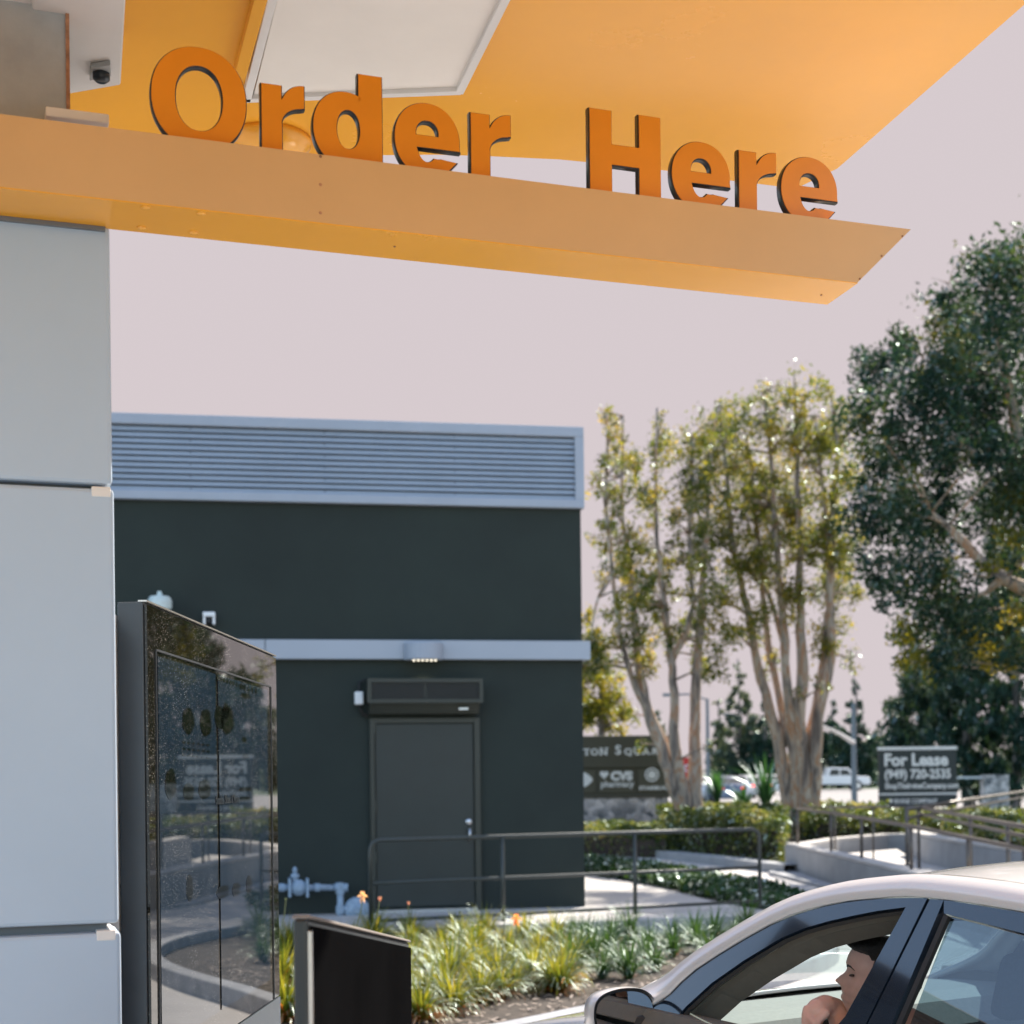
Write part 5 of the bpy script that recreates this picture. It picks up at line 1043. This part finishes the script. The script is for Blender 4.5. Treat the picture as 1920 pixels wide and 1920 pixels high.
# letters
def arc(cx_, cy_, rx, ry, a0, a1, n=18, e=2.0):
    o = []
    for i in range(n + 1):
        a = math.radians(a0 + (a1 - a0) * i / n); c_, s_ = math.cos(a), math.sin(a)
        o.append((cx_ + rx * math.copysign(abs(c_) ** (2 / e), c_), cy_ + ry * math.copysign(abs(s_) ** (2 / e), s_)))
    return o
XH = .765; SW = .255
def g_O(): return [arc(.52, .5, .52, .535, 0, 360, 56, 2.15)[:-1], arc(.52, .5, .265, .345, 360, 0, 48, 2.15)[:-1]], 1.04
def g_H(): w_ = .84; return [[(0, 0), (SW, 0), (SW, .385), (w_ - SW, .385), (w_ - SW, 0), (w_, 0), (w_, 1), (w_ - SW, 1), (w_ - SW, .615), (SW, .615), (SW, 1), (0, 1)]], w_
def g_r():
    p = [(0, 0), (SW, 0), (SW, .36)] + arc(.52, .35, .27, .185, 180, 95, 10) + [(.54, .545), (.54, .78)] + arc(.53, .50, .29, .28, 92, 152, 8) + [(.25, .60), (.25, .755), (0, .755)]
    return [p], .54
def g_d():
    w_ = .72; out_ = [(w_, 0), (w_, 1.0), (w_ - SW + .01, 1.0), (w_ - SW + .01, .70)] + arc(.335, XH / 2 - .0, .335, XH / 2 + .02, 60, 300, 34, 2.1) + [(w_ - SW + .02, .07), (w_ - SW + .02, 0)]
    return [out_, arc(.365, XH / 2, .125, .215, 360, 0, 32, 2.1)[:-1]], w_
def g_e():
    w_ = .70; cx_, cy_ = w_ / 2, XH / 2
    outer = arc(cx_, cy_, w_ / 2, XH / 2 + .02, -12, 316, 52, 2.1)   # from right of bar round the top to the lower right
    o = outer[:]
    inn = arc(cx_, cy_, w_ / 2 - .225, XH / 2 - .135, 306, 196, 20, 2.0)
    o += [(w_ - .035, .165), (cx_ + .20, .178), (cx_ + .15, .185), (cx_ + .12, .178)] + [p for p in inn if p[1] < cy_ - .085] + [(cx_ - .115, cy_ - .085), (w_ + .005, cy_ - .085)]
    o[0:1] = []
    eye = [(cx_ - .125, cy_ + .045)] + arc(cx_, cy_ + .05, .128, .165, 170, 10, 16, 2.2) + [(cx_ + .125, cy_ + .045)]
    return [o, eye], w_
ly = .038; lz0 = ztop + .001
Hs, He = bpl(1103, 300, ly)[0], bpl(1237, 300, ly)[0]; capz = bpl(1124, 206, ly)[1]; CAPH = capz - ztop
print('cap', CAPH, (He - Hs) / CAPH)
for ch, a, b2, py in (('O', 280, 461, 180), ('r', 487, 570, 200), ('d', 584, 716, 230), ('e', 737, 861, 260), ('r', 880, 957, 260), ('H', 1103, 1238, 280), ('e', 1257, 1368, 320), ('r', 1383, 1455, 330), ('e', 1462, 1569, 340)):
    loops, w_ = {'O': g_O, 'H': g_H, 'r': g_r, 'd': g_d, 'e': g_e}[ch]()
    xa, xb = bpl(a, py, ly)[0], bpl(b2, py, ly)[0]; xa += .004
    for part, nm, mm, e0, dpt, y_ in ((0, 'letter', M['letter_side'], .0065, .0028, ly + .0112), (1, 'letter_face', M['letter_face'], .0012, 0, ly)):
        lp = [[((x / w_) * (xb - xa), z * CAPH) for x, z in l_] for l_ in loops]
        me = curve_mesh(lp, e0, dpt)
        me.transform(Matrix(((be.x, 0, bnn.x, 0), (be.y, 0, bnn.y, 0), (0, 1, 0, 0), (0, 0, 0, 1)))); o_ = FBm(xa, y_, lz0); me.transform(Matrix.Translation(o_)); me.materials.append(mm)
        par = T if part == 0 else lett
        lett_ = finish(bpy.data.objects.new(nm, me), par, True, 0, False, 0)
        if part == 0: lett = lett_
# ================================================================== CANOPY
ZC = 3.5
T = thing('canopy', (-.5, 3, ZC), 'large orange drive-through canopy underside with a white framed pale panel', 'canopy')
cp = [onz(*p, ZC) for p in ((1925, 5), (1570, 316), (1500, 350), (1480, 352), (1400, 342), (1330, 334), (1250, 320), (1150, 309), (1050, 299), (920, 293), (820, 290), (715, 291))]
dfar = (cp[-1] - cp[-3]).normalized(); d2 = (cp[0] - cp[1]).normalized()
cp = [cp[0] + d2 * 4.5] + cp + [Vector((-3.6, cp[-1].y - .12, ZC)), Vector((-3.6, -1.2, ZC))]
mb = MB(); mb.prism(cp, (0, 0, .35)); obj('soffit', mb, M['orange'], T)
# gentle sheet-metal folds on the soffit
def quad3(pts, z, dz, name, m, par, bev=0): mb = MB(); mb.prism([Vector((p.x, p.y, z)) for p in [onz(*q, z) for q in pts]], (0, 0, dz)); return obj(name, mb, m, par, bevel=bev)
fp = [(462, 194), (862, 176), (975, -45), (522, -45)]
pn = quad3([(474, 186), (856, 168), (962, -40), (530, -40)], ZC - .012, .010, 'light_panel', M['cream'], T)
def strip(p, q, wd, z, dz, name, m, par):
    a, b = onz(*p, z), onz(*q, z); d = (b - a).normalized(); s_ = Vector((-d.y, d.x, 0)) * wd / 2; mb = MB(); mb.prism([a - s_, b - s_, b + s_, a + s_], (0, 0, dz)); return obj(name, mb, m, par, bevel=.002)
for p, q in (((462, 192), (521, -40)), ((460, 190), (864, 175)), ((861, 177), (968, -40))): strip(p, q, .022, ZC - .024, .022, 'panel_frame', M['white'], pn)
strip((449, 150), (500, -40), .03, ZC - .03, .028, 'rib', M['orange'], T)
# ripple seams
c = onz(505, 262, ZC); mb = MB(); mb.lathe(c, (0, 0, -1), [(0, .12), (.015, .118), (.04, .09), (.055, .05), (.06, .01)], 28); obj('dome_cover', mb, M['orange'], T, smooth=True)
# white overhead housing with its camera
T = thing('overhead_housing', onz(180, 80, 3.3), 'white overhead housing box under the canopy above the column', 'housing')
z_ = 3.38; pq = [onz(*p, z_) for p in ((60, 172), (133, 176), (226, 160), (237, -30), (60, -30))]; mb = MB(); mb.prism(pq, (0, 0, .115)); obj('box', mb, M['white'], T, bevel=.004)
T = thing('ceiling_camera', onz(187, 140, z_ - .002), 'small grey fixture with a round lens under the white overhead housing', 'camera')
pq = [onz(*p, z_ - .014) for p in ((168, 152), (208, 144), (207, 122), (169, 128))]; mb = MB(); mb.prism(pq, (0, 0, .012)); obj('plate', mb, M['greybox'], T, bevel=.002)
c = onz(190, 143, z_ - .02); mb = MB(); mb.lathe(c + Vector((0, 0, .008)), (0, 0, -1), [(0, .02), (.015, .02), (.022, .012)], 18); obj('lens', mb, M['letter_side'], T, smooth=True)
# ================================================================== MENU BOARD
g0 = at(268, 1128, 3.5); bdv = Vector((.0607, 1, 0)).normalized(); bdn = Vector((bdv.y, -bdv.x, 0))
def brd(px, py, off=0):
    p = onpl(px, py, g0 + bdn * off, bdn); q = p - g0; return q.dot(bdv), p.z
FD = lambda x, y, z: Vector((g0.x, g0.y, 0)) + bdv * x + bdn * y + Vector((0, 0, z))
T = thing('menu_board', FD(.7, -.05, 0), 'tall dark dusty drive-through menu board reflecting the trees', 'menu board')
zt0 = g0.z; xR, ztR = brd(513, 1231); print('board', zt0, xR, ztR)
TH_ = .062
mb = MB(); mb.hexa([FD(0, -TH_, .12), FD(xR, -TH_, .12), FD(xR, 0, .12), FD(0, 0, .12), FD(0, -TH_, zt0), FD(xR, -TH_, ztR), FD(xR, 0, ztR), FD(0, 0, zt0)]); obj('housing', mb, M['boardside'], T, bevel=.003)
mb = MB(); mb.hexa([FD(.2, -.2, 0), FD(xR - .2, -.2, 0), FD(xR - .2, .05, 0), FD(.2, .05, 0), FD(.2, -.2, .12), FD(xR - .2, -.2, .12), FD(xR - .2, .05, .12), FD(.2, .05, .12)]); obj('foot', mb, M['boardbase'], T)
mb = MB(); mb.box(FD, -.0, .02, -TH_ - .03, -TH_ - .004, .12, zt0 - .03); obj('rear_flange', mb, M['white'], T)
zg = brd(497, 1887)[1] + .01
mb = MB(); mb.hexa([FD(.004, .002, zg), FD(xR - .002, .002, zg), FD(xR - .002, .008, zg), FD(.004, .008, zg), FD(.004, .002, zt0 - .006), FD(xR - .002, .002, ztR - .006), FD(xR - .002, .008, ztR - .006), FD(.004, .008, zt0 - .006)]); fg = obj('front_glass', mb, M['boardglass'], T)
mb = MB(); mb.box(FD, .004, xR - .002, .002, .01, .13, zg - .006); obj('lower_cover', mb, M['boardbase'], T)
xa, zi0 = brd(285, 1220); xb, zi1 = brd(502, 1289); xm = brd(400, 1300)[0]; zi = (zi0 + zi1) / 2; print('inner', xa, zi0, xb, zi1, xm, zg)
# screens
for a, b in ((xa + .012, xm - .014), (xm + .014, xb - .055)):
    mb = MB(); mb.hexa([FD(a, .009, zg + .07), FD(b, .009, zg + .07), FD(b, .0105, zg + .07), FD(a, .0105, zg + .07)] + [FD(x, y, zi0 + (zi1 - zi0) * (x - xa) / (xb - xa) - .012) for x, y in ((a, .009), (b, .009), (b, .0105), (a, .0105))]); obj('screen', mb, M['screen'], T)
tr_ = MB(); zx = lambda x: zi0 + (zi1 - zi0) * (x - xa) / (xb - xa)
tr_.hexa([FD(xa, .0085, zx(xa)), FD(xb, .0085, zx(xb)), FD(xb, .0115, zx(xb)), FD(xa, .0115, zx(xa)), FD(xa, .0085, zx(xa) + .004), FD(xb, .0085, zx(xb) + .004), FD(xb, .0115, zx(xb) + .004), FD(xa, .0115, zx(xa) + .004)])
tr_.box(FD, xa - .003, xa, .0085, .0115, zg, zx(xa)); tr_.box(FD, xb, xb + .003, .0085, .0115, zg, zx(xb)); obj('glass_edge', tr_, M['boardside'], T)
mb = MB(); mb.hexa([FD(0, -.012, zt0), FD(xR, -.012, ztR), FD(xR, .009, ztR), FD(0, .009, zt0), FD(0, -.012, zt0 + .004), FD(xR, -.012, ztR + .004), FD(xR, .009, ztR + .004), FD(0, .009, zt0 + .004)]); obj('lit_top_edge', mb, M['edge'], T)  # bright strip put in for light along the housing's upper edge
# menu pictures: flat dark food shapes printed on the lit screens
pic = MB()
def blob(cx_, cz_, rx, rz, sq=2.3, nn_=26, wob=.06):
    ph = random.uniform(0, 6)
    pic.prism([FD(cx_ + rx * math.copysign(abs(math.cos(t)) ** (2 / sq), math.cos(t)) * (1 + wob * math.sin(5 * t + ph)), .0107, cz_ + rz * math.copysign(abs(math.sin(t)) ** (2 / sq), math.sin(t)) * (1 + wob * math.sin(4 * t + ph))) for t in [2 * math.pi * i / nn_ for i in range(nn_)]], bdn * .0006)
def pb(px, py, rxp, rzp, **k_):
    x, z = brd(px, py, .011); x2 = brd(px + rxp, py, .011)[0]; z2 = brd(px, py - rzp, .011)[1]; blob(x, z, abs(x2 - x), abs(z2 - z), **k_)
for a in ((353, 1352, 11, 24), (386, 1355, 10, 26), (412, 1345, 9, 22), (426, 1350, 12, 26), (424, 1335, 5, 16), (461, 1305, 9, 5), (458, 1387, 4, 5), (320, 1470, 10, 28), (354, 1485, 10, 16), (384, 1480, 11, 18), (356, 1665, 6, 24), (418, 1672, 11, 12), (443, 1668, 7, 13), (467, 1658, 5, 16), (460, 1480, 12, 4), (459, 1498, 10, 4), (461, 1418, 5, 4)): pb(*a)
for py in (1274,):
    for k_ in range(9): pb(408 + k_ * 6, 1271 + k_ * 2.2, 2.2, 4, wob=.2)
for k_ in range(5): pb(452 + k_ * 7, 1287 + k_ * 2.2, 1.8, 6, wob=.3)
for r_ in range(3):
    for k_ in range(6): pb(345 + k_ * 9, 1392 + r_ * 12 + k_ * 1, 3, 1.6, wob=.2)
obj('menu_picture', pic, M['screendark'], T)
x, z = brd(405, 1508, .012); text_mesh('Snacks, Sides & More', .034, FD(x, .0122, z), bdv, (0, 0, 1), M['letter_side'], T, off=.0006, ext=.0004, sx=.9)
# ================================================================== BLACK TERMINAL
g1 = at(577, 1722, 2.35); tv = Vector((.075, 1, 0)).normalized(); tn = Vector((tv.y, -tv.x, 0))
def trm(px, py): p = onpl(px, py, g1, tn); q = p - g1; return q.dot(tv), p.z
FE = lambda x, y, z: Vector((g1.x, g1.y, 0)) + tv * x + tn * y + Vector((0, 0, z))
xR2, zR2 = trm(767, 1767); print('terminal', g1.z, xR2, zR2)
T = thing('order_terminal', FE(.3, -.02, 0), 'black glossy order terminal with a sloping top beside the menu board', 'terminal')
tt = .024
mb = MB(); mb.hexa([FE(0, -tt, 0), FE(xR2, -tt, 0), FE(xR2, 0, 0), FE(0, 0, 0), FE(0, -tt, g1.z), FE(xR2, -tt, zR2), FE(xR2, 0, zR2), FE(0, 0, g1.z)]); obj('housing', mb, M['terminal_s'], T, bevel=.006)
mb = MB(); mb.hexa([FE(.01, .001, .3), FE(xR2 - .004, .001, .3), FE(xR2 - .004, .005, .3), FE(.01, .005, .3), FE(.01, .001, g1.z - .012), FE(xR2 - .004, .001, zR2 - .012), FE(xR2 - .004, .005, zR2 - .012), FE(.01, .005, g1.z - .012)]); obj('face', mb, M['terminal'], T, bevel=.0015)
mb = MB(); mb.box(FE, -.002, .008, 0, .006, .3, g1.z - .02); obj('edge_trim', mb, M['edge'], T, bevel=.001)
mb = MB(); mb.hexa([FE(-.002, -tt - .004, g1.z), FE(xR2, -tt - .004, zR2), FE(xR2, .006, zR2), FE(-.002, .006, g1.z), FE(.002, -tt, g1.z + .006), FE(xR2, -tt, zR2 + .006), FE(xR2, .002, zR2 + .006), FE(.002, .002, g1.z + .006)]); obj('top_cap', mb, M['terminal_top_lit'], T, bevel=.003)
